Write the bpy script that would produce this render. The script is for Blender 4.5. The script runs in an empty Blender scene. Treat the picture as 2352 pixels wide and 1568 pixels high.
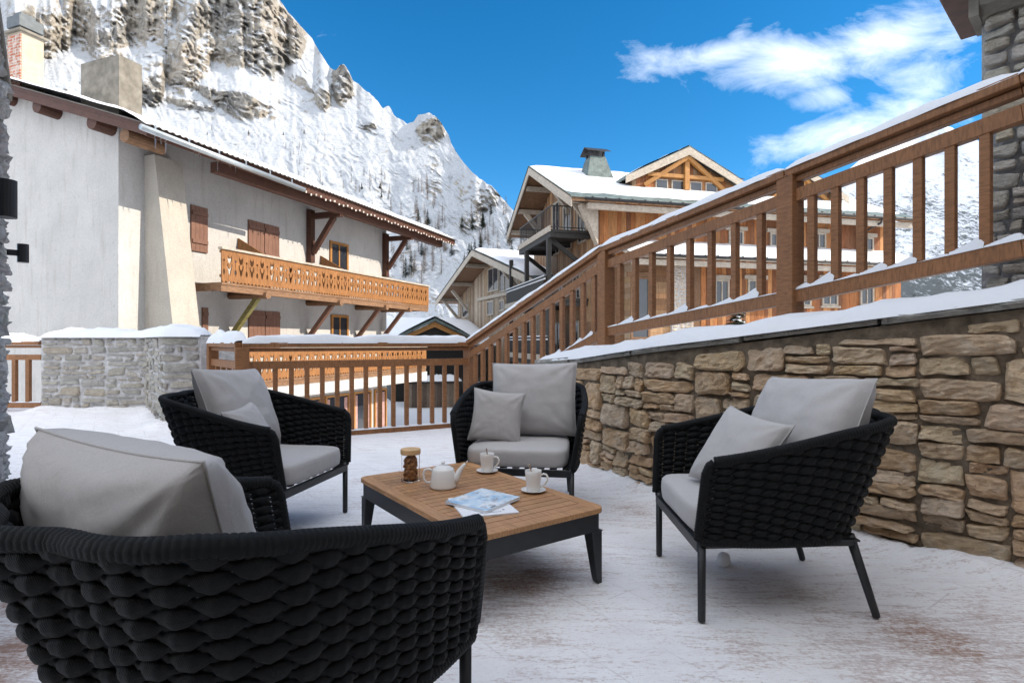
import bpy, math, random
import numpy as np
from mathutils import Vector, Matrix, noise as mnoise
R = math.radians
random.seed(7)
scn = bpy.context.scene
C = scn.collection

# ------------------------------------------------------------------ camera
HC = 1.10                      # eye height above the terrace
F = 1306.7                     # focal length in units of a 2352 px wide frame (20 mm)
cam_d = bpy.data.cameras.new('camera'); cam_d.lens = 20.0; cam_d.sensor_width = 36.0
cam_d.clip_start = 0.05; cam_d.clip_end = 20000
cam = bpy.data.objects.new('camera', cam_d); C.objects.link(cam)
cam.location = (0, 0, HC); cam.rotation_euler = (R(90), 0, 0)
scn.camera = cam

# ------------------------------------------------------------------ light
BACK_FILL = 0.92                     # unseen bright cloud added overhead and behind the camera as fill light
SUN_EL, SUN_AZ = 33.0, -9.0    # azimuth measured from +X towards +Y
sx, sy, sz = math.cos(R(SUN_EL))*math.cos(R(SUN_AZ)), math.cos(R(SUN_EL))*math.sin(R(SUN_AZ)), math.sin(R(SUN_EL))
sl = bpy.data.lights.new('sun', 'SUN'); sl.energy = 2.35; sl.angle = R(0.5); sl.color = (1.0, 0.89, 0.74)
so = bpy.data.objects.new('sun', sl); C.objects.link(so); so.location = (30, -8, 40)
so.rotation_euler = Vector((sx, sy, sz)).to_track_quat('Z', 'Y').to_euler()

W_ = bpy.data.worlds.new('World'); scn.world = W_; W_.use_nodes = True
nt = W_.node_tree; nt.nodes.clear()
def wn(t, **k):
    n = nt.nodes.new(t)
    for a, b in k.items(): setattr(n, a, b)
    return n
def wl(a, b): nt.links.new(a, b)
sky = wn('ShaderNodeTexSky', sky_type='NISHITA'); sky.sun_disc = False
sky.sun_elevation = R(SUN_EL); sky.sun_rotation = R(90 - SUN_AZ); sky.altitude = 1900
sky.air_density = 1.0; sky.dust_density = 0.25; sky.ozone_density = 3.0
hs = wn('ShaderNodeHueSaturation'); hs.inputs['Hue'].default_value = .493; hs.inputs['Saturation'].default_value = 1.34; hs.inputs['Value'].default_value = .61
wl(sky.outputs[0], hs.inputs['Color'])
tc = wn('ShaderNodeTexCoord'); sp = wn('ShaderNodeSeparateXYZ'); wl(tc.outputs['Generated'], sp.inputs[0])
def wm(op, a, b=None, c=None):
    n = wn('ShaderNodeMath', operation=op)
    for i, v in enumerate((a, b, c)):
        if v is None: continue
        if isinstance(v, (int, float)): n.inputs[i].default_value = v
        else: wl(v, n.inputs[i])
    return n.outputs[0]
ysafe = wm('MAXIMUM', sp.outputs[1], 0.05)
cu = wm('DIVIDE', sp.outputs[0], ysafe); cv = wm('DIVIDE', sp.outputs[2], ysafe)
def blob(u0, v0, ru, rv, ang, amp):
    du = wm('SUBTRACT', cu, u0); dv = wm('SUBTRACT', cv, v0)
    ca, sa = math.cos(R(ang)), math.sin(R(ang))
    p = wm('ADD', wm('MULTIPLY', du, ca/ru), wm('MULTIPLY', dv, sa/ru))
    q = wm('ADD', wm('MULTIPLY', du, -sa/rv), wm('MULTIPLY', dv, ca/rv))
    r2 = wm('ADD', wm('MULTIPLY', p, p), wm('MULTIPLY', q, q))
    return wm('MULTIPLY', wm('EXPONENT', wm('MULTIPLY', r2, -1.0)), amp)
bl = None
for b in ((0.33, 0.50, 0.17, 0.035, 3, .85), (0.50, 0.485, 0.17, 0.055, 8, 1.0), (0.66, 0.53, 0.20, 0.05, 22, .9), (0.80, 0.56, 0.12, 0.05, 30, .75),
          (0.58, 0.36, 0.17, 0.045, 12, .85), (0.70, 0.42, 0.17, 0.06, 24, .85), (0.55, 0.43, 0.08, 0.03, 10, .7),
          (-0.30, 0.535, 0.07, 0.03, -20, .14), (0.40, 0.545, 0.045, 0.02, 50, .6)):
    o_ = blob(*b); bl = o_ if bl is None else wm('MAXIMUM', bl, o_)
mp = wn('ShaderNodeMapping'); mp.inputs['Rotation'].default_value = (0, R(14), 0); mp.inputs['Scale'].default_value = (1.0, 1.0, 2.1)
cmb = wn('ShaderNodeCombineXYZ'); wl(cu, cmb.inputs[0]); wl(cv, cmb.inputs[2]); wl(cmb.outputs[0], mp.inputs[0])
cn = wn('ShaderNodeTexNoise'); cn.inputs['Scale'].default_value = 6.0; cn.inputs['Detail'].default_value = 10; cn.inputs['Roughness'].default_value = .64; cn.inputs['Distortion'].default_value = .5
wl(mp.outputs[0], cn.inputs['Vector'])
cf = wm('SUBTRACT', wm('ADD', wm('MULTIPLY', bl, 0.68), wm('MULTIPLY', cn.outputs[0], 1.35)), 0.91)
cf = wm('MINIMUM', wm('MAXIMUM', wm('MULTIPLY', cf, 1.1), 0.0), 0.80)
cf = wm('MULTIPLY', cf, wm('GREATER_THAN', sp.outputs[1], 0.06))
back = wm('MULTIPLY', wm('MINIMUM', wm('MAXIMUM', wm('MULTIPLY', wm('SUBTRACT', wm('MULTIPLY', sp.outputs[2], .85), sp.outputs[1]), 1.8), 0.0), 1.0), BACK_FILL)
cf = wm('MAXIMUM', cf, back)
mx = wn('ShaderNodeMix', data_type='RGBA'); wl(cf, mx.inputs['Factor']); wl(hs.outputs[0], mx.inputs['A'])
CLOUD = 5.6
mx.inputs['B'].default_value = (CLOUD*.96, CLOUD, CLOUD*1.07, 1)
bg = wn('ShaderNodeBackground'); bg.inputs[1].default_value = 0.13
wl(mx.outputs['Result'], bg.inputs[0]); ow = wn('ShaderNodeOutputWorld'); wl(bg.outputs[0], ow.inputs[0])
scn.view_settings.view_transform = 'Standard'; scn.view_settings.look = 'None'
scn.view_settings.exposure = 1.46; scn.view_settings.gamma = 1.0
scn.render.engine = 'CYCLES'
scn.cycles.max_bounces = 8; scn.cycles.diffuse_bounces = 4; scn.cycles.use_denoising = True

# ------------------------------------------------------------------ helpers: points
def P(x, y, d): return Vector(((x-1176)*d/F, d, HC+(784-y)*d/F))
def G(x, y, z=0.0):
    d = (HC-z)*F/(y-784); return Vector(((x-1176)*d/F, d, z))

# ------------------------------------------------------------------ helpers: materials
def newmat(name):
    m = bpy.data.materials.new(name); m.use_nodes = True
    n = m.node_tree.nodes; b = n['Principled BSDF']
    return m, m.node_tree, b
class NT:
    def __init__(s, t): s.t = t
    def n(s, typ, **k):
        x = s.t.nodes.new(typ)
        for a, b in k.items(): setattr(x, a, b)
        return x
    def l(s, a, b): s.t.links.new(a, b)
    def coord(s, scale=(1, 1, 1), kind='Object', rot=(0, 0, 0)):
        tcx = s.n('ShaderNodeTexCoord'); m = s.n('ShaderNodeMapping'); m.inputs['Scale'].default_value = scale; m.inputs['Rotation'].default_value = rot
        s.l(tcx.outputs[kind], m.inputs[0]); return m.outputs[0]
    def noise(s, vec, scale, detail=5, rough=.55, dist=0.0):
        x = s.n('ShaderNodeTexNoise'); x.inputs['Scale'].default_value = scale; x.inputs['Detail'].default_value = detail
        x.inputs['Roughness'].default_value = rough; x.inputs['Distortion'].default_value = dist; s.l(vec, x.inputs['Vector']); return x.outputs[0]
    def ramp(s, fac, stops):
        r = s.n('ShaderNodeValToRGB'); e = r.color_ramp.elements
        while len(e) < len(stops): e.new(.5)
        for el, (p, c) in zip(e, stops):
            el.position = p; el.color = (*c, 1) if not isinstance(c, (int, float)) else (c, c, c, 1)
        s.l(fac, r.inputs[0]); return r.outputs[0]
    def mix(s, f, a, b, mode='MIX'):
        x = s.n('ShaderNodeMix', data_type='RGBA'); x.blend_type = mode
        for key, v in (('Factor', f), ('A', a), ('B', b)):
            if isinstance(v, (int, float)): x.inputs[key].default_value = v if key == 'Factor' else (v, v, v, 1)
            elif isinstance(v, tuple): x.inputs[key].default_value = (*v, 1)
            else: s.l(v, x.inputs[key])
        return x.outputs['Result']
    def math(s, op, a, b=None, clamp=False):
        x = s.n('ShaderNodeMath', operation=op); x.use_clamp = clamp
        for i, v in enumerate((a, b)):
            if v is None: continue
            if isinstance(v, (int, float)): x.inputs[i].default_value = v
            else: s.l(v, x.inputs[i])
        return x.outputs[0]
    def bump(s, h, strength, dist, bsdf, prev=None):
        b = s.n('ShaderNodeBump'); b.inputs['Strength'].default_value = strength; b.inputs['Distance'].default_value = dist
        s.l(h, b.inputs['Height'])
        if prev is not None: s.l(prev, b.inputs['Normal'])
        if bsdf is not None: s.l(b.outputs[0], bsdf.inputs['Normal'])
        return b.outputs[0]
    def attr(s, name):
        a = s.n('ShaderNodeAttribute'); a.attribute_name = name; return a

def simple(name, col, rough=.6, metal=0.0, var=.15, scale=6, bump=0.0, bscale=60, bdist=.004, spec=.4, stretch=(1, 1, 1)):
    m, t, b = newmat(name); k = NT(t)
    v = k.coord(stretch); n1 = k.noise(v, scale)
    lo = tuple(c*(1-var) for c in col); hi = tuple(min(1, c*(1+var)) for c in col)
    k.l(k.ramp(n1, [(.3, lo), (.7, hi)]), b.inputs['Base Color'])
    b.inputs['Roughness'].default_value = rough; b.inputs['Metallic'].default_value = metal
    b.inputs['Specular IOR Level'].default_value = spec
    if bump: k.bump(k.noise(v, bscale, 6), bump, bdist, b)
    return m

def m_snow(name='snow', col=(.70, .715, .75), bs=14, bd=.02):
    m, t, b = newmat(name); k = NT(t); v = k.coord()
    n1 = k.noise(v, bs, 6, .6); n2 = k.noise(v, 160, 3, .6)
    p = k.bump(n1, .35, bd, None); k.bump(n2, .25, .003, b, p)
    b.inputs['Base Color'].default_value = (*col, 1); b.inputs['Roughness'].default_value = .7; b.inputs['Specular IOR Level'].default_value = .25
    return m
M = {}
M['snow'] = m_snow()

def m_stone(name, warm):
    m, t, b = newmat(name); k = NT(t); v = k.coord()
    a = k.attr('Col')
    n1 = k.noise(v, 9, 8, .62, .6); n2 = k.noise(k.coord((1, 1, 3.2)), 22, 7, .65, .8); n3 = k.noise(v, 120, 4, .7)
    c = k.mix(.55, a.outputs['Color'], k.ramp(n1, [(.28, (.48, .31, .17) if warm else (.34, .33, .31)), (.5, (.70, .52, .35) if warm else (.54, .52, .48)), (.68, (.82, .69, .54) if warm else (.70, .68, .64))]))
    c = k.mix(.35, c, k.ramp(n2, [(.36, .5), (.50, 1.0)]), 'MULTIPLY')
    c = k.mix(k.ramp(n3, [(.62, 0.0), (.72, .55)]), c, (.10, .08, .06))
    k.l(c, b.inputs['Base Color']); b.inputs['Roughness'].default_value = .88; b.inputs['Specular IOR Level'].default_value = .2
    p = k.bump(n2, 1.0, .035, None); p = k.bump(n1, .7, .03, None, p); k.bump(n3, .45, .006, b, p)
    return m
M['stone_warm'] = m_stone('stone_warm', True); M['stone_grey'] = m_stone('stone_grey', False)
M['mortar_dark'] = simple('mortar_dark', (.17, .135, .10), .95, var=.5, scale=14, bump=.8, bscale=50, bdist=.015, spec=.1)
M['mortar_pale'] = simple('mortar_pale', (.46, .45, .45), .95, var=.3, scale=14, bump=.8, bscale=50, bdist=.015, spec=.1)

def m_wood(name, col, dark=.55, rough=.55, stretch=(1, 1, 1), scale=30, var_attr=False, spec=.3, bump=.25):
    m, t, b = newmat(name); k = NT(t); v = k.coord(stretch)
    n1 = k.noise(v, scale, 6, .6, .3); n2 = k.noise(k.coord(), 3.2, 3)
    c1 = tuple(x*dark for x in col); c2 = tuple(min(1, x*1.2) for x in col)
    c = k.ramp(n1, [(.3, c1), (.55, col), (.75, c2)])
    c = k.mix(.5, c, k.ramp(n2, [(.3, .62), (.7, 1.0)]), 'MULTIPLY')
    if var_attr: c = k.mix(1.0, c, k.attr('Col').outputs['Color'], 'MULTIPLY')
    k.l(c, b.inputs['Base Color']); b.inputs['Roughness'].default_value = rough; b.inputs['Specular IOR Level'].default_value = spec
    k.bump(n1, bump, .003, b)
    return m
M['rail'] = m_wood('rail_timber', (.285, .130, .056), .62, .5, (6, 6, 1.2), 14)
M['rail_long'] = m_wood('rail_timber_long', (.285, .130, .056), .62, .5, (1.2, 1.2, 7), 14)
M['teak'] = m_wood('teak', (.52, .285, .138), .62, .5, (2.0, 26, 10), 5, True, bump=.15)
M['redwood'] = m_wood('redwood', (.095, .042, .028), .6, .6, (1, 1, 5), 10)
M['shutter'] = m_wood('shutter_wood', (.215, .112, .078), .8, .6, (8, 8, 1), 6)
M['balcony'] = m_wood('balcony_pine', (.30, .135, .048), .55, .55, (7, 7, .9), 6)
M['boards'] = m_wood('cladding_boards', (1, 1, 1), .55, .65, (6, 6, .6), 5, True)
M['cladding'] = m_wood('pale_cladding', (.50, .36, .23), .7, .7, (6, 6, .6), 4)
M['greywood'] = m_wood('weathered_timber', (.46, .40, .33), .6, .75, (1, 1, 4), 8)
M['oldwood'] = m_wood('old_timber', (.24, .135, .075), .5, .7, (1, 1, 5), 8)
M['darkwood'] = m_wood('dark_timber', (.035, .032, .03), .6, .6, (1, 1, 5), 8)
M['window_frame'] = m_wood('window_frame_pine', (.42, .20, .06), .75, .45, (5, 5, 1), 8)

def m_stucco(name, col):
    m, t, b = newmat(name); k = NT(t); v = k.coord()
    n1 = k.noise(v, 1.1, 7, .6); n2 = k.noise(v, 26, 6, .7); n3 = k.noise(k.coord((3, 3, .35)), 2.2, 6, .65); n4 = k.noise(v, 9, 5, .75)
    c = k.ramp(n1, [(.3, tuple(x*.86 for x in col)), (.65, col)])
    c = k.mix(.6, c, k.ramp(n2, [(.3, .72), (.6, 1.0)]), 'MULTIPLY')
    c = k.mix(k.ramp(n3, [(.54, 0.0), (.74, .55)]), c, (.30, .275, .235))
    c = k.mix(k.ramp(n4, [(.62, 0.0), (.72, .7)]), c, (.27, .25, .22))
    k.l(c, b.inputs['Base Color']); b.inputs['Roughness'].default_value = .9; b.inputs['Specular IOR Level'].default_value = .15
    p = k.bump(n2, .7, .02, None); k.bump(n4, .4, .02, b, p)
    return m
M['stucco'] = m_stucco('stucco', (.53, .52, .505))
M['stucco_old'] = m_stucco('stucco_old', (.45, .42, .37))
M['concrete'] = simple('concrete', (.20, .185, .158), .9, var=.3, scale=5, bump=.6, bscale=50, bdist=.01, spec=.15)
M['chimney_render'] = simple('chimney_render', (.42, .375, .30), .9, var=.12, scale=4, bump=.4, bscale=40, bdist=.01, spec=.15)
def m_brick():
    m, t, b = newmat('brick'); k = NT(t)
    br = k.n('ShaderNodeTexBrick'); br.inputs['Scale'].default_value = 1.0
    br.inputs['Brick Width'].default_value = .22; br.inputs['Row Height'].default_value = .075; br.inputs['Mortar Size'].default_value = .012
    br.inputs['Color1'].default_value = (.42, .13, .07, 1); br.inputs['Color2'].default_value = (.30, .10, .06, 1); br.inputs['Mortar'].default_value = (.38, .33, .28, 1)
    cx = k.n('ShaderNodeTexCoord'); sep = k.n('ShaderNodeSeparateXYZ'); cmbx = k.n('ShaderNodeCombineXYZ')
    k.l(cx.outputs['Object'], sep.inputs[0]); k.l(k.math('ADD', sep.outputs[0], sep.outputs[1]), cmbx.inputs[0]); k.l(sep.outputs[2], cmbx.inputs[1])
    k.l(cmbx.outputs[0], br.inputs['Vector'])
    c = k.mix(k.ramp(k.noise(k.coord(), 9, 4), [(.5, 0.0), (.6, .7)]), br.outputs['Color'], (.5, .46, .42))
    k.l(c, b.inputs['Base Color']); b.inputs['Roughness'].default_value = .9
    k.bump(br.outputs['Fac'], -.6, .02, b); return m
M['brick'] = m_brick()
M['slate'] = simple('slate', (.10, .13, .125), .55, var=.4, scale=3.5, bump=.5, bscale=9, bdist=.04)
M['zinc'] = simple('zinc', (.42, .46, .48), .4, .7, var=.12, scale=5)
M['cowl'] = simple('cowl_metal', (.10, .115, .125), .5, .3, var=.2)
M['sheet'] = simple('roof_sheet', (.22, .20, .18), .6, .2, var=.3, scale=3)
M['blackmetal'] = simple('black_metal', (.012, .0135, .016), .42, .0, var=.2, scale=30, spec=.5, bump=.08, bscale=400, bdist=.001)
M['pin'] = simple('pin_metal', (.07, .075, .08), .4, .4, var=.1)
M['darkmetal'] = simple('dark_metal', (.03, .03, .032), .45, .3, var=.2, scale=10)
M['ceramic'] = simple('ceramic', (.80, .79, .77), .18, var=.02, scale=3, spec=.5)
M['steel'] = simple('steel', (.75, .62, .52), .18, 1.0, var=.05)
M['cookie'] = simple('cookie', (.33, .155, .06), .85, var=.55, scale=60, bump=.9, bscale=120, bdist=.004)
M['cork'] = simple('lid_wood', (.62, .40, .20), .6, var=.2, scale=30, stretch=(1, 1, 8))
M['paper'] = simple('paper', (.82, .82, .84), .5, var=.03)
M['ink'] = simple('ink', (.04, .04, .06), .5, var=.1)
M['curtain'] = simple('curtain', (.40, .24, .22), .8, var=.25, scale=6)
M['bulb'] = simple('bulb', (.8, .74, .66), .3, var=.05)
M['glasspane'] = simple('window_glass', (.03, .035, .045), .06, var=.2, scale=1.5, spec=.8)
def m_glass():
    m, t, b = newmat('clear_glass'); b.inputs['Base Color'].default_value = (1, 1, 1, 1); b.inputs['Roughness'].default_value = .01
    b.inputs['Transmission Weight'].default_value = 1; b.inputs['IOR'].default_value = 1.15; return m
M['glass'] = m_glass()

def m_rope():
    m, t, b = newmat('rope'); k = NT(t)
    uv = k.n('ShaderNodeUVMap'); uv.uv_map = 'UVMap'
    mpn = k.n('ShaderNodeMapping'); k.l(uv.outputs[0], mpn.inputs[0]); mpn.inputs['Scale'].default_value = (330, 15, 1); mpn.inputs['Rotation'].default_value = (0, 0, 0)
    w = k.n('ShaderNodeTexWave'); w.wave_type = 'BANDS'; w.bands_direction = 'DIAGONAL'; w.inputs['Scale'].default_value = .6; w.inputs['Distortion'].default_value = .6
    k.l(mpn.outputs[0], w.inputs['Vector'])
    n = k.noise(k.coord(), 500, 3); n2 = k.noise(k.coord(), 25, 3)
    c = k.mix(w.outputs['Fac'], (.0016, .0020, .0024), (.0060, .0074, .0086)); c = k.mix(.5, c, k.ramp(n2, [(.3, .6), (.7, 1.0)]), 'MULTIPLY')
    k.l(c, b.inputs['Base Color']); b.inputs['Roughness'].default_value = .62; b.inputs['Specular IOR Level'].default_value = .20
    b.inputs['Sheen Weight'].default_value = .05; b.inputs['Sheen Roughness'].default_value = .4
    p = k.bump(w.outputs['Fac'], .4, .0012, None); k.bump(n, .3, .001, b, p); return m
M['rope'] = m_rope()
def m_fabric():
    m, t, b = newmat('cushion_fabric'); k = NT(t); v = k.coord()
    n1 = k.noise(k.coord((1, 1, 4)), 260, 3, .7); n2 = k.noise(k.coord((4, 4, 1)), 260, 3, .7); n3 = k.noise(v, 4, 3)
    c = k.mix(.5, k.ramp(n1, [(.3, (.38, .36, .355)), (.7, (.55, .53, .525))]), k.ramp(n2, [(.3, (.37, .355, .35)), (.7, (.55, .535, .53))]))
    c = k.mix(.35, c, k.ramp(n3, [(.3, .8), (.7, 1.0)]), 'MULTIPLY')
    k.l(c, b.inputs['Base Color']); b.inputs['Roughness'].default_value = .95; b.inputs['Specular IOR Level'].default_value = .1
    b.inputs['Sheen Weight'].default_value = .25
    p = k.bump(n1, .25, .0015, None); p = k.bump(n2, .25, .0015, None, p)
    n4 = k.noise(k.coord((1, 1, .6)), 16, 4, .5, 1.2); k.bump(n4, .25, .012, b, p); return m
M['fabric'] = m_fabric()

# ------------------------------------------------------------------ helpers: meshes
def wmat(o): return (wmat(o.parent) if o.parent is not None else Matrix()) @ o.matrix_basis
class MB:
    def __init__(s): s.v = []; s.f = []; s.c = []; s.uv = None; s.col = (1, 1, 1)
    def add(s, vs, fs):
        b = len(s.v); s.v.extend([tuple(p) for p in vs]); s.f.extend([tuple(b+i for i in f) for f in fs]); s.c.extend([s.col]*len(fs)); return s
    def frame(s, o, X, Y, Z):                       # box: corner o and three edge vectors
        o, X, Y, Z = Vector(o), Vector(X), Vector(Y), Vector(Z)
        p = [o, o+X, o+X+Y, o+Y, o+Z, o+X+Z, o+X+Y+Z, o+Y+Z]
        f = [(0, 3, 2, 1), (4, 5, 6, 7), (0, 1, 5, 4), (1, 2, 6, 5), (2, 3, 7, 6), (3, 0, 4, 7)]
        if X.cross(Y).dot(Z) < 0: f = [q[::-1] for q in f]
        return s.add(p, f)
    def box(s, x0, y0, z0, x1, y1, z1): return s.frame((x0, y0, z0), (x1-x0, 0, 0), (0, y1-y0, 0), (0, 0, z1-z0))
    def beam(s, a, b, w, h, up=(0, 0, 1), w2=None, h2=None):
        a, b, up = Vector(a), Vector(b), Vector(up); d = (b-a).normalized(); sd = d.cross(up)
        if sd.length < 1e-4: sd = d.cross(Vector((1, 0, 0)))
        sd.normalize(); u = sd.cross(d).normalized(); w2 = w if w2 is None else w2; h2 = h if h2 is None else h2
        p = [a-sd*w/2-u*h/2, a+sd*w/2-u*h/2, a+sd*w/2+u*h/2, a-sd*w/2+u*h/2, b-sd*w2/2-u*h2/2, b+sd*w2/2-u*h2/2, b+sd*w2/2+u*h2/2, b-sd*w2/2+u*h2/2]
        return s.add(p, [(0, 1, 2, 3), (7, 6, 5, 4), (1, 0, 4, 5), (2, 1, 5, 6), (3, 2, 6, 7), (0, 3, 7, 4)])
    def tube(s, pts, r, n=8, caps=True, closed=False, rr=None):
        pts = [Vector(p) for p in pts]; m = len(pts); rings = []; prev = None
        for i, p in enumerate(pts):
            if closed: t = pts[(i+1) % m]-pts[i-1]
            else: t = pts[min(i+1, m-1)]-pts[max(i-1, 0)]
            t.normalize()
            if prev is None:
                a = Vector((0, 0, 1)) if abs(t.z) < .9 else Vector((1, 0, 0)); u = t.cross(a).normalized()
            else: u = (prev-t*prev.dot(t)).normalized()
            prev = u; w = t.cross(u); ra = rr[i] if rr else r
            rings.append([p+(u*math.cos(2*math.pi*k/n)+w*math.sin(2*math.pi*k/n))*ra for k in range(n)])
        vs = [q for rg in rings for q in rg]; fs = []
        for i in range(m if closed else m-1):
            j = (i+1) % m
            for k in range(n): fs.append((i*n+k, i*n+(k+1) % n, j*n+(k+1) % n, j*n+k))
        if caps and not closed: fs.append(tuple(range(n))[::-1]); fs.append(tuple((m-1)*n+k for k in range(n)))
        return s.add(vs, fs)
    def lathe(s, prof, n=28, o=(0, 0, 0)):
        o = Vector(o); vs = []; fs = []
        for r, z in prof: vs += [o+Vector((r*math.cos(2*math.pi*k/n), r*math.sin(2*math.pi*k/n), z)) for k in range(n)]
        for i in range(len(prof)-1):
            for k in range(n): fs.append((i*n+k, i*n+(k+1) % n, (i+1)*n+(k+1) % n, (i+1)*n+k))
        return s.add(vs, fs)
    def prism(s, poly, ext):
        poly = [Vector(p) for p in poly]; ext = Vector(ext); n = len(poly)
        nrm = Vector((0, 0, 0))
        for i in range(n): nrm += poly[i].cross(poly[(i+1) % n])
        if nrm.dot(ext) > 0: poly = poly[::-1]
        vs = poly+[p+ext for p in poly]
        fs = [tuple(range(n)), tuple(range(n, 2*n))[::-1]]+[(i, i+n, (i+1) % n+n, (i+1) % n) for i in range(n)]
        fs = [f[::-1] if False else f for f in fs]
        return s.add(vs, fs)
    def grid(s, fn, nu, nv, closed_u=False):
        vs = [fn(i/(nu if closed_u else nu-1), j/(nv-1)) for j in range(nv) for i in range(nu)]
        fs = []
        for j in range(nv-1):
            for i in range(nu if closed_u else nu-1):
                k = (i+1) % nu; fs.append((j*nu+i, j*nu+k, (j+1)*nu+k, (j+1)*nu+i))
        return s.add(vs, fs)
    def build(s, name, mat, parent=None, smooth=False, bevel=0.0, col=False, bseg=2):
        me = bpy.data.meshes.new(name); off = wmat(parent).inverted() if parent is not None else Matrix()
        me.from_pydata(s.v, [], s.f); me.transform(off)
        if col:
            ca = me.color_attributes.new('Col', 'FLOAT_COLOR', 'CORNER'); arr = np.ones((len(me.loops), 4), dtype=np.float32)
            k = 0
            for f, c in zip(s.f, s.c):
                arr[k:k+len(f), :3] = c; k += len(f)
            ca.data.foreach_set('color', arr.ravel())
        if smooth: me.polygons.foreach_set('use_smooth', [True]*len(me.polygons))
        me.materials.append(mat); me.update()
        o = bpy.data.objects.new(name, me); C.objects.link(o)
        if parent is not None: o.parent = parent
        if bevel:
            b = o.modifiers.new('bevel', 'BEVEL'); b.width = bevel; b.segments = bseg; b.limit_method = 'ANGLE'; b.angle_limit = R(40)
        return o
def tag(o, label, cat, group=None):
    o['label'] = label; o['category'] = cat
    if group: o['group'] = group
    return o
def struct(o, kind='structure'): o['kind'] = kind; return o
def thing(name, label, cat, loc=(0, 0, 0), rz=0.0, group=None):
    e = bpy.data.objects.new(name, None); C.objects.link(e); e.empty_display_size = .1
    e.location = loc; e.rotation_euler = (0, 0, rz)
    e.matrix_world = Matrix.Translation(Vector(loc)) @ Matrix.Rotation(rz, 4, 'Z')
    return tag(e, label, cat, group)
def copy_tree(o, parent=None):
    c = o.copy(); C.objects.link(c)
    if parent is not None: c.parent = parent
    for ch in list(o.children): copy_tree(ch, c)
    return c
def nz(p, sc=1.0): return mnoise.noise(Vector(p)*sc)
def fb(p, sc=1.0, o=4): return mnoise.fractal(Vector(p)*sc, 1.0, 2.0, o)

# ------------------------------------------------------------------ stone walling
def guill(u0, v0, u1, v1, wr, hr, rnd, out):
    w, h = u1-u0, v1-v0
    wm_ = rnd.uniform(*wr); hm_ = rnd.uniform(*hr)
    if h > hm_ and (h/hm_ > w/wm_ or w < wr[0]*1.5):
        if h < 2*hr[0]*.8: out.append((u0, v0, u1, v1)); return
        c = v0+h*rnd.uniform(.32, .68)
        guill(u0, v0, u1, c, wr, hr, rnd, out); guill(u0, c, u1, v1, wr, hr, rnd, out)
    elif w > wm_:
        c = u0+w*rnd.uniform(.3, .7)
        guill(u0, v0, c, v1, wr, hr, rnd, out); guill(c, v0, u1, v1, wr, hr, rnd, out)
    else: out.append((u0, v0, u1, v1))
def stones(mb, mapf, w, h, seed, wr, hr, gap, depth, pal, top=None, nx=10, ny=7, v0=0.0, rough=.016):
    rnd = random.Random(seed); cells = []
    # start from uneven courses so that long bed joints wander
    u = 0.0
    while u < w:
        uw = min(w-u, rnd.uniform(.9, 1.6)); uw = w-u if w-u-uw < .35 else uw
        guill(u, v0, u+uw, h, wr, hr, rnd, cells); u += uw
    for (a0, b0, a1, b1) in cells:
        cr = [[a0, b0], [a1, b0], [a1, b1], [a0, b1]]
        if top is not None:
            lim = min(top(a0), top(a1))
            if b0 > lim-.035: continue
            for q in cr: q[1] = min(q[1], top(q[0]))
        ww, hh = a1-a0, max(.02, min(b1, cr[2][1])-b0)
        j = gap*.5
        sk = rnd.uniform(-.4, .4)*min(hh, .10); sk2 = rnd.uniform(-.4, .4)*min(ww, .12)
        q = [(c[0]+(j if i in (0, 3) else -j)+rnd.uniform(-.5, .55)*gap*(1 if i in (0, 3) else -1)+(sk2 if i > 1 else 0)*.3, c[1]+(j if i < 2 else -j)+rnd.uniform(-.5, .5)*gap*(1 if i < 2 else -1)+(sk if i in (1, 2) else 0)*.4) for i, c in enumerate(cr)]
        base = rnd.choice(pal); k = rnd.uniform(.78, 1.15); mb.col = tuple(min(.8, max(.01, x*k*rnd.uniform(.95, 1.05))) for x in base)
        dp = depth*rnd.uniform(.5, 1.25); tu = rnd.uniform(-.45, .45)*depth; tv = rnd.uniform(-.5, .35)*depth; sd = rnd.uniform(0, 90)
        rc = rnd.uniform(.0, .05); pw = rnd.choice((14, 18, 24))
        asp = [rnd.choice(((.5, .5), (.52, .52), (.6, .55), (.75, .45), (.5, .66), (.85, .35), (.45, .75))) for _ in range(4)]
        def fn(s_, t_):
            a, b = 2*s_-1, 2*t_-1; a *= 1.5-.5*a*a; b *= 1.5-.5*b*b
            x = a*math.sqrt(1-rc*b*b); y = b*math.sqrt(1-rc*a*a)
            i = (0 if x < 0 else 1) if y < 0 else (3 if x < 0 else 2)
            ax_, ay_ = abs(x), abs(y); lim_ = ax_*asp[i][0]+ay_*asp[i][1]
            if lim_ > 1: kx = 1/lim_; x *= kx; y *= kx
            s2, t2 = (x+1)/2, (y+1)/2
            uu = (q[0][0]*(1-s2)+q[1][0]*s2)*(1-t2)+(q[3][0]*(1-s2)+q[2][0]*s2)*t2
            vv = (q[0][1]*(1-s2)+q[1][1]*s2)*(1-t2)+(q[3][1]*(1-s2)+q[2][1]*s2)*t2
            e = max(abs(a), abs(b))
            wob = fb((uu*9+sd, vv*9, sd), 1.0, 3)
            uu += .010*nz((uu*16, vv*16, sd+3)); vv += .010*nz((uu*14+7, vv*16, sd+5))
            n_ = dp*(1-e**pw)+tu*a+tv*b+rough*wob+rough*.8*nz((uu*30, vv*60, sd)) if e < .999 else -.014
            return mapf(uu, vv, n_)
        mb.grid(fn, nx, ny)

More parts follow.
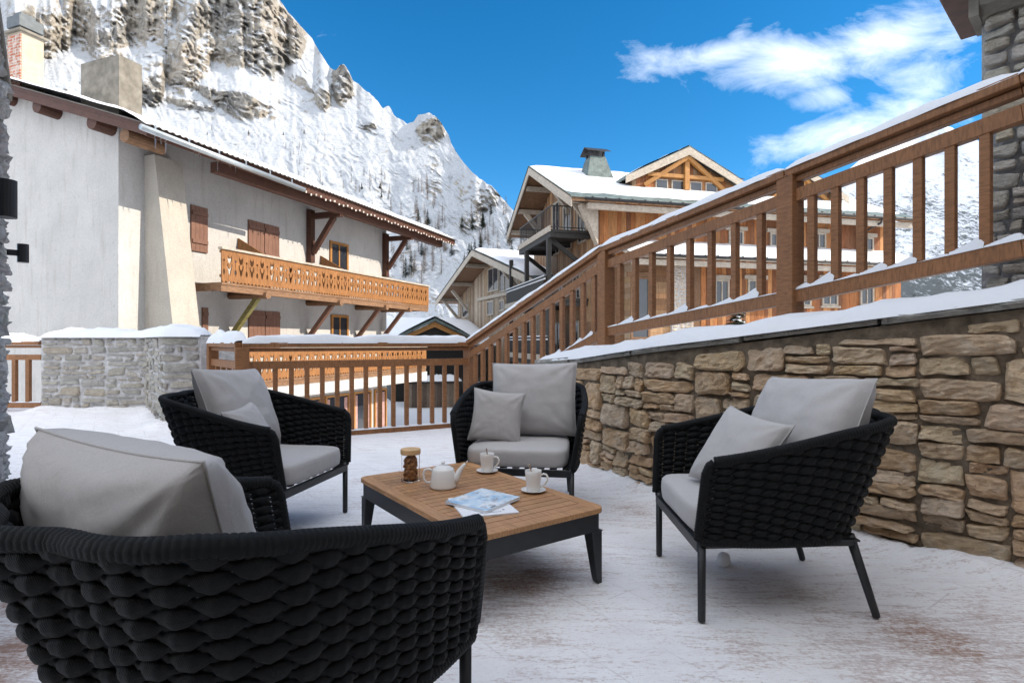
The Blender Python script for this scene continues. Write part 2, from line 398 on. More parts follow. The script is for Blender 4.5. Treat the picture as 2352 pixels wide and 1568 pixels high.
WARM = [(.66, .48, .31), (.74, .57, .40), (.74, .64, .51), (.58, .40, .24), (.68, .58, .48), (.54, .36, .22), (.76, .67, .56), (.68, .49, .30), (.60, .56, .50)]
WARM = [(min(.8, a*1.06), b*.94, c_*.80) for a, b, c_ in WARM]
GREY = [(.50, .48, .43), (.60, .56, .49), (.42, .42, .41), (.54, .49, .40), (.58, .48, .34), (.46, .47, .47), (.64, .61, .56)]
GREY = [(min(.8, a*1.06), b*.98, c_*.87) for a, b, c_ in GREY]

def polymap(pts):
    pts = [Vector((p[0], p[1])) for p in pts]; cum = [0.0]
    for a, b in zip(pts, pts[1:]): cum.append(cum[-1]+(b-a).length)
    # smooth normals at the vertices
    def at(u):
        i = 0
        while i < len(pts)-2 and u > cum[i+1]: i += 1
        t = (u-cum[i])/(cum[i+1]-cum[i]); return i, t
    dirs = [(b-a).normalized() for a, b in zip(pts, pts[1:])]
    def nrm(i, t):
        d0 = dirs[max(i-1, 0)]+dirs[i]; d1 = dirs[i]+dirs[min(i+1, len(dirs)-1)]
        d = (d0.normalized()*(1-t)+d1.normalized()*t).normalized(); return Vector((d.y, -d.x))
    def pos(u, n):
        i, t = at(u); p = pts[i].lerp(pts[i+1], t); m = nrm(i, t); return p+m*n
    return pos, cum, at

# ------------------------------------------------------------------ terrace floor
RW = [(.28, 5.80), (.62, 4.94), (1.015, 4.095), (1.45, 3.58), (1.945, 3.085), (2.37, 2.633), (3.1, 1.85), (4.0, .9)]
RWZ = [.89, .95, 1.056, 1.13, 1.215, 1.29, 1.42, 1.57]
rpos, rcum, rat = polymap(RW)
_s = rpos(0.5, 1.0)-rpos(0.5, 0)
RSIDE = -1 if _s.x*-.81+_s.y*-.58 < 0 else 1           # sign that makes +n face the terrace
def rmap(u, v, n): p = rpos(u, n*RSIDE); return Vector((p.x, p.y, v))
def rtop(u):
    i, t = rat(max(0, min(u, rcum[-1]-1e-4))); return RWZ[i]*(1-t)+RWZ[i+1]*t
STUB = [G(95, 945), G(335, 945), G(378, 985), Vector((-3.96, 7.25, 0))]
FLOOR = [(-10, -3), (5.6, -3), (5.6, 1.0), (4.2, 1.6), (2.2, 4.6), (-.25, 7.95), (-2.95, 6.42), (-4.1, 7.9), (-5.6, 9.4), (-10, 9.4)]
def inside(x, y, poly):
    c = False; n = len(poly)
    for i in range(n):
        x0, y0 = poly[i]; x1, y1 = poly[(i+1) % n]
        if (y0 > y) != (y1 > y) and x < (x1-x0)*(y-y0)/(y1-y0)+x0: c = not c
    return c
def segdist(x, y, pts):
    best = 9
    for (ax, ay), (bx, by) in zip(pts, pts[1:]):
        dx, dy = bx-ax, by-ay; t = max(0, min(1, ((x-ax)*dx+(y-ay)*dy)/(dx*dx+dy*dy)))
        best = min(best, math.hypot(x-ax-t*dx, y-ay-t*dy))
    return best
stub2 = [(p.x, p.y) for p in STUB]; stub2.append((-3.96, 7.25))
WEAR = [(1140, 1345, .34, 1.0), (1240, 1330, .22, .45), (2210, 1490, .26, 1.0), (2060, 1440, .22, .8), (1945, 1235, .2, .4), (1500, 1180, .22, .55), (1420, 1170, .18, .5),
        (45, 1380, .16, 1.3), (60, 1470, .2, 1.1), (20, 1540, .2, 1.2), (1875, 1425, .07, .9), (1735, 1510, .09, .8), (1985, 1530, .16, .8), (1290, 1290, .2, .5), (1620, 1320, .2, .35), (2330, 1420, .2, .6), (1225, 1500, .14, .5), (700, 1130, .25, .3), (1560, 1420, .3, .2)]
WG = [(G(x, y), r, a) for x, y, r, a in WEAR]
mb = MB(); NXF, NYF = 330, 262; x0, y0, dx = -10, -3, .0475
vals = []; fl_v = []; wear = []
for j in range(NYF):
    for i in range(NXF):
        x, y = x0+i*dx, y0+j*dx
        z = .006*fb((x*1.3, y*1.3, 0), 1, 3)+.003*nz((x*9, y*9, 4))
        dr = segdist(x, y, RW); k = .6+.5*nz((x*2.2, y*2.2, 9))+.35*nz((x*9, y*9, 2)); z += max(0, k)*.085*math.exp(-(dr/.13)**2)+.018*math.exp(-(dr/.35)**2)
        ds = segdist(x, y, stub2); z += max(0, .7+.5*nz((x*2, y*2, 1)))*.12*math.exp(-(ds/.22)**2)
        w = sum(a*math.exp(-((x-p.x)**2+(y-p.y)**2)/r**2) for p, r, a in WG if abs(x-p.x) < 1.2 and abs(y-p.y) < 1.2)
        fl_v.append((x, y, z)); wear.append(min(1.5, w))
fs = []
for j in range(NYF-1):
    for i in range(NXF-1):
        if inside(x0+(i+.5)*dx, y0+(j+.5)*dx, FLOOR): fs.append((j*NXF+i, j*NXF+i+1, (j+1)*NXF+i+1, (j+1)*NXF+i))
used = sorted({i for f in fs for i in f}); rem = {a: b for b, a in enumerate(used)}
me = bpy.data.meshes.new('terrace_floor'); me.from_pydata([fl_v[i] for i in used], [], [tuple(rem[i] for i in f) for f in fs])
me.polygons.foreach_set('use_smooth', [True]*len(me.polygons))
at_ = me.attributes.new('wear', 'FLOAT', 'POINT'); at_.data.foreach_set('value', [wear[i] for i in used])
floor = bpy.data.objects.new('terrace_floor', me); C.objects.link(floor); struct(floor)
def m_floor():
    m, t, b = newmat('snowy_deck'); k = NT(t); v = k.coord()
    ang = math.atan2(-.814, .581)
    vr = k.coord((1, 1, 1), rot=(0, 0, -ang))                           # x along the boards
    vs = k.coord((.55, 3.2, 1), rot=(0, 0, -ang))
    wr = k.attr('wear').outputs['Fac']
    n1 = k.noise(vs, 7, 8, .72, .4); n2 = k.noise(v, 3.0, 5, .6); n3 = k.noise(v, 55, 5, .75); n4 = k.noise(vs, 42, 4, .8)
    f = k.math('ADD', k.math('MULTIPLY', wr, .24), k.math('MULTIPLY', k.math('SUBTRACT', n1, .5), 1.25))
    f = k.math('ADD', f, k.math('MULTIPLY', k.math('SUBTRACT', n2, .5), .55))
    f = k.math('ADD', f, k.math('MULTIPLY', k.math('SUBTRACT', n3, .5), 1.15))
    f = k.math('ADD', f, k.math('MULTIPLY', k.math('SUBTRACT', n4, .5), 1.25))
    expo = k.ramp(f, [(.05, 0.0), (.20, .38), (.48, .86)])
    wood = k.ramp(n4, [(.3, (.23, .145, .13)), (.7, (.50, .375, .34))])
    wood = k.mix(k.ramp(k.math('MULTIPLY', wr, .6), [(.60, 0.0), (.70, .9)]), wood, (.25, .105, .045))
    snow = k.ramp(n2, [(.3, (.76, .75, .77)), (.65, (.87, .87, .885))])
    snow = k.mix(k.ramp(n3, [(.3, .35), (.55, 0.0)]), snow, (.60, .57, .58))
    sep = k.n('ShaderNodeSeparateXYZ'); k.l(vr, sep.inputs[0])
    fr = k.math('FRACT', k.math('MULTIPLY', sep.outputs[1], 1/.25)); ln = k.math('ABSOLUTE', k.math('SUBTRACT', fr, .5))
    seam = k.ramp(ln, [(.0, 1.0), (.022, 0.0)])
    row = k.math('FLOOR', k.math('MULTIPLY', sep.outputs[1], 1/.25))
    fr2 = k.math('FRACT', k.math('ADD', k.math('MULTIPLY', sep.outputs[0], 1/1.6), k.math('MULTIPLY', row, .37))); ln2 = k.math('ABSOLUTE', k.math('SUBTRACT', fr2, .5))
    seam = k.math('MAXIMUM', seam, k.ramp(ln2, [(.0, 1.0), (.0035, 0.0)]))
    seam = k.math('MULTIPLY', seam, k.ramp(k.noise(v, 2.3, 3), [(.42, .05), (.62, .75)]))
    c = k.mix(expo, snow, wood); c = k.mix(k.math('MULTIPLY', seam, .5), c, (.34, .29, .29))
    k.l(c, b.inputs['Base Color']); b.inputs['Roughness'].default_value = .75; b.inputs['Specular IOR Level'].default_value = .2
    p = k.bump(n1, .35, .012, None); p = k.bump(n3, .45, .008, None, p); p = k.bump(seam, -.5, .008, None, p); k.bump(f, -.3, .01, b, p)
    return m
me.materials.append(m_floor())
mb = MB(); mb.prism([(x, y, -.06) for x, y in FLOOR], (0, 0, -3.4)); struct(mb.build('terrace_base', M['stucco_old']))

# ------------------------------------------------------------------ snow caps
def snowcap(mb, fn_line, n, w0, w1, th, seed, nv=9, over=0.0):
    """fn_line(t, o) -> point on the bearing surface, o = offset across; a rounded snow bank from offset w0 to w1"""
    def fn(s_, t_):
        a = t_*2-1; o = w0+(w1-w0)*t_
        prof = (1-abs(a)**3.2)**.55 if abs(a) < 1 else 0
        end = min(1, min(s_, 1-s_)*n*.55+.15)
        p = fn_line(s_, o); k = max(.25, 1+.48*fb((p.x*2.6, p.y*2.6, seed), 1, 3)+.14*nz((p.x*11, p.y*11, seed)))
        edge = (.016*nz((p.x*7, p.y*7, seed+4)) if abs(a) > .6 else 0)
        q = fn_line(s_, o+edge*(1 if a > 0 else -1))
        q.z += th*prof*k*end-(.012 if abs(a) >= .999 else 0); return q
    mb.grid(fn, n, nv)

# ------------------------------------------------------------------ retaining wall on the right
rw = thing('stone_wall', 'long warm brown rubble stone retaining wall under the sloping railing', 'wall', (1.2, 4.0, 0))
mb = MB(); L = rcum[-1]
stones(mb, rmap, L, 1.6, 11, (.17, .60), (.055, .30), .009, .040, WARM, top=lambda u: rtop(u)-.075, nx=15, ny=10, v0=-.03, rough=.022)
mb.build('stone_facing', M['stone_warm'], rw, smooth=False, col=True)
mb = MB(); NU = 60
mb.grid(lambda s_, t_: rmap(s_*L*.999, -.05+t_*(rtop(s_*L)-.04+.05), 0.0), NU, 6)
mb.grid(lambda s_, t_: rmap(s_*L*.999, rtop(s_*L)-.04, -.62*t_), NU, 3)
mb.grid(lambda s_, t_: rmap(s_*L*.999, rtop(s_*L)-.04-t_*3.5, -.62), NU, 3)
mb.grid(lambda s_, t_: rmap(.001, -.05+t_*(rtop(0)-.04+.05), -.62*s_), 5, 5)
mb.build('wall_core', M['mortar_dark'], rw)
mb = MB(); u = -.03; rnd = random.Random(5)
while u < L-.1:
    ul = min(rnd.uniform(.45, .95), L-u-.001); th = rnd.uniform(.038, .058); ov = rnd.uniform(.02, .05); k = rnd.uniform(.5, .8); mb.col = (.30*k, .28*k, .24*k)
    u0_, u1_ = u+.012, u+ul-.012; dz = rnd.uniform(-.008, .008)
    def fn(s_, t_, u0_=u0_, u1_=u1_, th=th, ov=ov, dz=dz):
        uu = max(.0, min(L-1e-3, u0_+(u1_-u0_)*s_)); zz = rtop(uu)-.035+dz; e = .012*fb((uu*8, t_*2, 3), 1, 3)
        ring = [(-.3, th), (ov+e, th), (ov+e*1.5+.008, th*.5), (ov+e*.5-.004, 0), (-.3, 0)]; i = min(3, int(t_*4)); f_ = t_*4-i
        n_ = ring[i][0]*(1-f_)+ring[i+1][0]*f_; z_ = ring[i][1]*(1-f_)+ring[i+1][1]*f_
        return rmap(uu, zz+z_, n_)
    mb.grid(fn, 14, 9)
    for uu in (u0_, u1_):
        uu = max(0, min(L-1e-3, uu)); zz = rtop(uu)-.035+dz; mb.add([rmap(uu, zz, -.3), rmap(uu, zz, ov), rmap(uu, zz+th, ov), rmap(uu, zz+th, -.3)], [(0, 1, 2, 3)])
    u += ul
mb.build('coping', M['stone_grey'], rw, col=True)
mb = MB(); snowcap(mb, lambda s_, o: rmap(min(L-1e-3, .0+s_*L), rtop(s_*L)+.012, -o), 110, -.055, .66, .085, 3, nv=13)
mb.build('snow', M['snow'], rw, smooth=True)

# ------------------------------------------------------------------ low stone wall on the left
lw = thing('stone_wall', 'low grey stone parapet with pale mortar under a thick snow cap, behind the left armchair', 'wall', (-5.5, 8.6, 0))
spos, scum, sat = polymap([(p.x, p.y) for p in STUB])
_n = spos(1.0, 1)-spos(1.0, 0); SS = 1 if _n.y < 0 else -1
def smap(u, v, n): p = spos(u, n*SS); return Vector((p.x, p.y, v))
SL = scum[-1]; SH = 1.17
mb = MB(); stones(mb, smap, SL-.005, SH, 21, (.22, .75), (.07, .26), .030, .026, [tuple(v*.68 for v in c_) for c_ in GREY], nx=9, ny=7, v0=.0, rough=.012)
mb.build('stone_facing', M['stone_grey'], lw, smooth=True, col=True)
mb = MB(); mb.prism([smap(0, -.1, 0), smap(scum[1], -.1, 0), smap(scum[2], -.1, 0), smap(SL*.9999, -.1, 0), Vector((-3.75, 7.7, -.1)), Vector((-4.3, 8.3, -.1)), Vector((-5.6, 9.5, -.1)), Vector((-7.4, 9.5, -.1))], (0, 0, SH+.1))
mb.build('wall_core', M['mortar_pale'], lw)
mb = MB(); snowcap(mb, lambda s_, o: smap(s_*SL*.999, SH, -o), 70, -.07, .60, .125, 6, nv=13)
mb.build('snow', M['snow'], lw, smooth=True)

# ------------------------------------------------------------------ timber railings
def rail_run(t, a, b, za, zb, H, nb, ends=(True, True), mid=.18, snow=.07, teeth=False, bal_w=.048, hw=.14, seed=1, gap=.07, skip_first=False):
    """a,b ground-plan ends; za,zb base heights; H height of the top rail above the base"""
    a3 = Vector((a[0], a[1], za)); b3 = Vector((b[0], b[1], zb)); up = Vector((0, 0, 1)); d = b3-a3
    top = MB(); top.beam(a3+up*(H-.028), b3+up*(H-.028), hw, .056); top.beam(a3+up*(H-.082), b3+up*(H-.082), .06, .04)
    top.build('top_rail', M['rail'], t, bevel=.006)
    m_ = MB(); m_.beam(a3+up*(H-mid), b3+up*(H-mid), .06, .085); m_.build('mid_rail', M['rail'], t, bevel=.004)
    m_ = MB(); m_.beam(a3+up*(gap+.045), b3+up*(gap+.045), .065, .09); m_.build('bottom_rail', M['rail'], t, bevel=.004)
    for i in range(nb):
        p = a3+d*((i+1)/(nb+1)); q = MB(); q.beam(p+up*(gap+.09), p+up*(H-mid-.04), bal_w, bal_w, up=Vector((d.x, d.y, 0)).normalized()); q.build('baluster', M['rail_long'], t, bevel=.003)
    # snow lying on the rail
    s = MB(); h2 = Vector((d.x, d.y, 0)).normalized(); sd = Vector((-h2.y, h2.x, 0))
    n = max(10, int(d.length*14))
    snowcap(s, lambda s_, o: a3+d*s_+up*H+sd*o, n, -hw*.5-.005, hw*.5+.005, snow, seed, nv=9)
    s.build('rail_snow', M['snow'], t, smooth=True)
    w = MB(); N = nb+1
    for i in range(N):
        def fn(s_, t_, i=i):
            o = (t_-.5)*.075; p = a3+d*((i+s_)/N); vr = (.75+.45*math.sin(i*2.3+seed)+.25*nz((p.x*5, p.y*5, seed+2))); hgt = (.03+.095*(1-s_)**1.6+.012*nz((p.x*9, p.y*9, seed))) if teeth == 1 else vr*(.022+.058*s_**1.3*(1-.75*s_**9)+.012*nz((p.x*9, p.y*9, seed))) if teeth == 2 else .016+.006*nz((p.x*9, p.y*9, seed))
            return p+sd*o+up*(gap+.086+hgt*(1-abs(2*t_-1)**3))
        w.grid(fn, 12, 7)
    w.build('snow_drift', M['snow'], t, smooth=True)
    return a3, b3
def post(t, x, y, z0, z1, w=.115, d=None):
    ang = math.atan2(d[1], d[0]) if d is not None else 0; X = Vector((math.cos(ang), math.sin(ang), 0)); Y = Vector((-X.y, X.x, 0))
    q = MB(); q.frame(Vector((x, y, z0))-X*w/2-Y*w/2, X*w, Y*w, (0, 0, z1-z0)); q.build('post', M['rail_long'], t, bevel=.006)

rb = thing('wooden_railing', 'level brown timber railing across the back of the terrace, snow along its top rail', 'railing', (-1.7, 6.8, 0))
PL, P0, PR_ = (-2.91, 6.13), (-.57, 7.42), (-3.80, 7.22)
rail_run(rb, PL, P0, -.06, -.06, 1.15, 15, mid=.25, snow=.085, seed=2, gap=.03)
rail_run(rb, PR_, PL, -.06, -.06, 1.15, 4, mid=.25, snow=.12, seed=8, gap=.03)
dr = (P0[0]-PL[0], P0[1]-PL[1])
post(rb, PL[0], PL[1], -.05, 1.035, .14, dr); post(rb, PR_[0], PR_[1], -.05, 1.035, .12, (PL[0]-PR_[0], PL[1]-PR_[1]))
rs = thing('wooden_railing', 'sloping brown timber railing climbing rightwards above the warm stone wall', 'railing', (1.0, 5.6, 0.9))
Q1, Q2, Q3 = (.959, 5.80), (1.907, 3.90), (2.583, 2.87)
Q4 = (3.35, 1.75)
Z0, Z1, Z2, Z3, Z4 = .10, 1.08, 1.285, 1.455, 1.62; HH = .985
rail_run(rs, P0, Q1, Z0, Z1, 1.0, 14, mid=.20, snow=.04, teeth=2, seed=4)
rail_run(rs, Q1, Q2, Z1, Z2, HH, 8, mid=.19, snow=.045, teeth=2, seed=5)
rail_run(rs, Q2, Q3, Z2, Z3, HH, 7, mid=.19, snow=.052, teeth=2, seed=6)
rail_run(rs, Q3, Q4, Z3, Z4, HH, 7, mid=.19, snow=.052, teeth=2, seed=7)
post(rs, P0[0]+.02, P0[1]+.03, -.05, 1.03, .13, (Q1[0]-P0[0], Q1[1]-P0[1]))
post(rs, Q1[0], Q1[1], Z1-.3, Z1+HH-.04, .13, (Q2[0]-Q1[0], Q2[1]-Q1[1])); post(rs, Q2[0], Q2[1], Z2-.02, Z2+HH-.04, .125, (Q2[0]-Q1[0], Q2[1]-Q1[1]))
post(rs, Q4[0], Q4[1], Z4-.02, Z4+HH-.04, .125, (Q2[0]-Q1[0], Q2[1]-Q1[1]))
rl = thing('wooden_railing', 'short brown timber railing at the far left between the lamp wall and the grey parapet', 'railing', (-8.3, 9.05, 0))
rail_run(rl, (-7.45, 9.02), (-9.6, 9.02), .0, .0, 1.10, 9, mid=.25, snow=.10, seed=12, gap=.05, bal_w=.06)
post(rl, -9.6, 9.02, 0, 1.03, .12)
# outer bank that carries the sloping walk behind the retaining wall
mb = MB()
A_ = [Vector((-.35, 7.55, .04)), Vector((1.15, 5.92, Z1-.03)), Vector((2.1, 4.0, Z2-.03)), Vector((2.75, 2.98, Z3-.03)), Vector((3.6, 1.9, Z4-.03))]
B_ = [Vector((-.75, 7.05, .02)), Vector((.75, 5.55, Z1-.10)), Vector((1.6, 3.75, Z2-.10)), Vector((2.45, 2.72, Z3-.12)), Vector((3.3, 1.6, Z4-.10))]
vs = []; fs = []
for a, b in zip(A_, B_): vs += [a, b, Vector((a.x, a.y, -3.4)), Vector((b.x, b.y, -.2))]
for i in range(4):
    k = i*4; fs += [(k, k+1, k+5, k+4), (k, k+4, k+6, k+2), (k+1, k+3, k+7, k+5)]
mb.add(vs, fs); struct(mb.build('sloping_path', M['snow']))

# ------------------------------------------------------------------ the terrace's own house on the right
hs_ = thing('stone_house', 'stone house corner with a timber eave at the far right edge', 'house', (5, 3, 0))
Q0 = Vector((2.99, 3.62, 0)); qd = Vector((.682, -.731, 0)); qn = Vector((-.731, -.682, 0))
def pmap(u, v, n): return Q0+qd*u+qn*n+Vector((-.012*(3.2-v)*.9, -.01*(3.2-v), v))
mb = MB(); stones(mb, pmap, 1.3, 3.15, 33, (.13, .40), (.07, .17), .016, .03, GREY, nx=10, ny=7, v0=.9, rough=.010)
mb.build('stone_facing', M['stone_grey'], hs_, smooth=True, col=True)
mb = MB(); mb.prism([(3.03, 3.67, -3.4), (6.6, 7.75, -3.4), (14, 7.75, -3.4), (14, -8, -3.4), (5.55, -8, -3.4), (5.55, .98, -3.4)], (0, 0, 13.2))
mb.build('wall', M['mortar_pale'], hs_)
mb = MB(); mb.box(-7.0, -3.4, -3.4, 5.54, -2.9, 6.2); mb.build('unseen_timber_front', M['cladding'], hs_)  # added behind the camera to block back fill, pale to bounce light
mb = MB()
def cor(u, t):
    prof = [(-.05, 3.13), (.05, 3.14), (.11, 3.19), (.13, 3.25), (.13, 3.30), (-.05, 3.30)]; i = min(4, int(t*5)); f_ = t*5-i
    return pmap(-.05+u*1.6, prof[i][1]*(1-f_)+prof[i+1][1]*f_, prof[i][0]*(1-f_)+prof[i+1][0]*f_)
mb.grid(lambda s_, t_: cor(s_, t_), 12, 16); mb.frame(pmap(-.05, 3.13, -.2), qd*.05, qn*.32, (0, 0, .17)); mb.build('cornice', M['concrete'], hs_)
mb = MB(); mb.frame(pmap(-.20, 3.305, -.6), qd*1.9, qn*.86, (0, 0, .16)); mb.frame(pmap(-.26, 3.465, -.7), qd*2.0, qn*1.03, (0, 0, .10))
mb.build('eave', M['redwood'], hs_, bevel=.01)

# ------------------------------------------------------------------ lamp wall at the far left
nw = thing('stone_wall', 'bluish grey stone wall edge carrying two black lamps at the far left', 'wall', (-3.0, 3.3, 0))
wa, wb = Vector((-3.86, 4.30, 0)), Vector((-1.53, 1.45, 0)); wd = (wb-wa).normalized(); wnr = Vector((wd.y, -wd.x, 0)); wnr = wnr if wnr.x > 0 else -wnr
def wmap(u, v, n): return wa+wd*u+wnr*n+Vector((0, 0, v))
mb = MB(); stones(mb, wmap, 3.2, 2.95, 44, (.2, .5), (.08, .22), .03, .045, [(.70, .71, .73), (.55, .57, .60), (.78, .78, .79), (.62, .63, .65)], nx=8, ny=6, rough=.02)
def emap(u, v, n): return wa-wnr*u-wd*n+Vector((0, 0, v))
stones(mb, emap, 1.2, 2.95, 45, (.2, .5), (.08, .22), .03, .045, [(.70, .71, .73), (.55, .57, .60), (.78, .78, .79), (.62, .63, .65)], nx=8, ny=6, rough=.02)
mb.build('stone_facing', M['stone_grey'], nw, smooth=True, col=True)
mb = MB(); mb.frame(wa-Vector((0, 0, .05)), wd*3.2, -wnr*1.2, (0, 0, 3.0)); mb.build('wall_core', M['snow'], nw)
mb = MB(); mb.frame(wa+Vector((0, 0, 2.955))-wd*.1+wnr*.06, wd*3.4, -wnr*1.4, (0, 0, .08)); mb.build('coping', M['concrete'], nw, bevel=.01)
def wall_lamp(u, z, label, s=1.0):
    base = wmap(u, z, .05); t = thing('wall_lamp', label, 'lamp', base, 0, 'black lamps on the left wall')
    q = MB(); q.lathe([(0, -.07*s), (.036*s, -.07*s), (.036*s, .07*s), (.030*s, .07*s), (.030*s, .055*s), (0, .055*s)], 20, base+wnr*.075*s); q.build('lamp_body', M['blackmetal'], t, smooth=False)
    q = MB(); q.frame(base-wnr*.02-wd*.012*s-Vector((0, 0, .022*s)), wnr*.07*s, wd*.024*s, (0, 0, .044*s)); q.build('bracket', M['blackmetal'], t)
wall_lamp(.02, 1.775, 'small black cylinder wall lamp at mid left, the lower of the two')
wall_lamp(2.62, 1.69, 'black wall lamp cut off by the left photo edge, the higher of the two', 1.1)

# ------------------------------------------------------------------ woven armchairs
def chair_path(t, n=None):
    """plan outline of the shell at height fraction t: list of (x, y), front right -> back -> front left, with arc length"""
    w = .352+.050*t; b = .305+.155*t; r = .25; y0 = -.365+.02*t; pts = []
    def quart(cx, cy, a0, a1):
        for i in range(1, 13):
            a = a0+(a1-a0)*i/12; pts.append((cx+r*math.cos(a), cy+r*math.sin(a)))
    for i in range(13): pts.append((w+.018*math.sin(math.pi*i/12), y0+(b-r-y0)*i/12))
    quart(w-r, b-r, 0, math.pi/2)
    for i in range(1, 9): x = (w-r)*(1-2*i/9); pts.append((x, b+.055*math.cos(x/(w-r)*math.pi/2)**2))
    pts.append((-(w-r), b)); quart(-(w-r), b-r, math.pi/2, math.pi)
    for i in range(1, 13): pts.append((-w-.018*math.sin(math.pi*i/12), b-r-(b-r-y0)*i/12))
    return pts
def resample(pts, n):
    cum = [0.0]
    for a, b in zip(pts, pts[1:]): cum.append(cum[-1]+math.hypot(b[0]-a[0], b[1]-a[1]))
    out = []; k = 0
    for i in range(n):
        u = cum[-1]*i/(n-1)
        while k < len(pts)-2 and u > cum[k+1]: k += 1
        f_ = (u-cum[k])/(cum[k+1]-cum[k]); out.append((pts[k][0]+(pts[k+1][0]-pts[k][0])*f_, pts[k][1]+(pts[k+1][1]-pts[k][1])*f_))
    return out, cum[-1]
ZB, ZF, ZR = .322, .630, .775
def rim_z(y, t=1.0): k = max(0, min(1, (y+.345)/.72)); k = k*k*(3-2*k)*.35+k*.65; return ZF+(ZR-ZF)*k
RIBS, SUB, ROWS = 34, 10, 22
def shell_pt(t, ns=RIBS*SUB+1):
    pl, L_ = resample(chair_path(t), ns)
    out = []
    for x, y in pl:
        # front corners of the arm are rounded off at the top
        ztop = rim_z(y)
        out.append(Vector((x, y, ZB+(ztop-ZB)*t)))
    return out, L_
def make_chair(label):
    t = thing('armchair', label, 'armchair', (0, 0, 0), 0, 'woven rope armchairs around the coffee table')
    vs = []; fs = []; uvs = []; NS = RIBS*SUB+1; NC = 10
    for j in range(ROWS):
        tt = (j+.5)/ROWS; pl, L_ = shell_pt(tt); hi, _ = shell_pt(min(1, tt+.5/ROWS)); lo, _ = shell_pt(max(0, tt-.5/ROWS)); base = len(vs)
        for i in range(NS):
            p = pl[i]; tg = (pl[min(i+1, NS-1)]-pl[max(i-1, 0)]).normalized(); upv = (hi[i]-lo[i]); rowh = upv.length; upv.normalize()
            nr = tg.cross(upv).normalized(); upv = nr.cross(tg).normalized()
            ph = math.pi*i/SUB+(math.pi if j % 2 else 0); c_ = math.cos(ph); jit = .0012*math.sin(i*1.7+j*2.3)
            off = .0092*c_+jit; hh = rowh*(.36+.56*abs(c_)**.85); thk = .0082+.0026*abs(c_)
            endk = 1.0
            if i < 3 or i > NS-4: off *= .3; 
            for q in range(NC):
                a = 2*math.pi*q/NC; vs.append(p+nr*(off+thk*math.cos(a))+upv*(hh*math.sin(a))); uvs.append((i/NS*L_, q/NC))
        for i in range(NS-1):
            for q in range(NC):
                fs.append((base+i*NC+q, base+i*NC+(q+1) % NC, base+(i+1)*NC+(q+1) % NC, base+(i+1)*NC+q))
        fs.append(tuple(base+q for q in range(NC))[::-1]); fs.append(tuple(base+(NS-1)*NC+q for q in range(NC)))
    me = bpy.data.meshes.new('woven_shell'); me.from_pydata([tuple(v) for v in vs], [], fs); me.polygons.foreach_set('use_smooth', [True]*len(me.polygons))
    ul = me.uv_layers.new(name='UVMap'); li = np.empty(len(me.loops), dtype=np.int32); me.loops.foreach_get('vertex_index', li)
    ul.data.foreach_set('uv', np.array(uvs, dtype=np.float32)[li].ravel()); me.materials.append(M['rope'])
    o = bpy.data.objects.new('woven_shell', me); C.objects.link(o); o.parent = t
    # corded rims: front post up, along the top, down the other post, plus the bottom roll
    def corded(name, pts, r, pitch, n=9):
        P_ = [Vector(p) for p in pts]; cum = [0.0]
        for a, b in zip(P_, P_[1:]): cum.append(cum[-1]+(b-a).length)
        m = int(cum[-1]/pitch*4); out = []; rr = []; k = 0
        for i in range(m+1):
            u = cum[-1]*i/m
            while k < len(P_)-2 and u > cum[k+1]: k += 1
            out.append(P_[k].lerp(P_[k+1], (u-cum[k])/(cum[k+1]-cum[k]))); rr.append(r*(.90+.10*abs(math.sin(math.pi*i/4))**.6))
        q = MB(); q.tube(out, r, n, rr=rr); ob = q.build(name, M['rope'], t, smooth=True)
        uvl = ob.data.uv_layers.new(name='UVMap'); return ob
    top = [p.copy() for p in shell_pt(1.0)[0]]
    NSv = len(top)
    # round the front top corners
    def front(side):
        x, y = top[0 if side > 0 else -1].x, top[0 if side > 0 else -1].y; b0 = shell_pt(0.0)[0][0 if side > 0 else -1]
        pts = []
        for i in range(9):
            f_ = i/8*.86; pts.append(Vector((b0.x+(x-b0.x)*f_, b0.y+(y-b0.y)*f_-.004, b0.z+(top[0].z-b0.z)*f_)))
        return pts
    keep = top[7:-7]
    fr = front(1); fl = front(-1)[::-1]
    arc1 = [fr[-1].lerp(keep[0], k) for k in (.33, .66)]; arc1[0] += Vector((0, -.004, .017)); arc1[1] += Vector((0, -.004, .013))
    arc2 = [keep[-1].lerp(fl[0], k) for k in (.33, .66)]; arc2[0] += Vector((0, -.004, .013)); arc2[1] += Vector((0, -.004, .017))
    corded('top_rim', [p+Vector((0, 0, .004)) for p in (arc1[1:]+keep+arc2[:1])], .0215, .0125)
    for pts in (fr+arc1, arc2+fl): corded('front_post', pts, .018, .0125)
    corded('bottom_rim', [p+Vector((0, 0, -.004)) for p in shell_pt(0.0)[0]], .021, .0125)
    q = MB()
    for i in range(0, NS, SUB):                       # the thin metal ribs the ropes are woven round
        q.tube([shell_pt_cache[k][i] for k in range(6)], .0036, 6)
    q.build('rib_frame', M['pin'], t, smooth=True)
    for s_ in (1, -1):
        q = MB(); q.tube([(s_*.345, -.352, .325), (s_*.345, -.352, .016), (s_*.345, -.352, .004), (s_*.345, -.352, 0)], .0165, 12, rr=[.0165, .0155, .0150, .010]); q.build('leg', M['blackmetal'], t, smooth=True)
        q = MB(); q.tube([(s_*.285, .255, .325), (s_*.298, .350, .016), (s_*.2985, .353, .004), (s_*.299, .354, 0)], .0165, 12, rr=[.0185, .0150, .0145, .010]); q.build('leg', M['blackmetal'], t, smooth=True)
    q = MB(); q.box(-.345, -.370, .270, .345, -.342, .312)
    for s_ in (1, -1): q.beam((s_*.335, -.345, .298), (s_*.29, .27, .298), .026, .026)
    q.box(-.29, .250, .285, .29, .276, .311)
    q.build('seat_frame', M['blackmetal'], t, bevel=.003)
    q = MB()
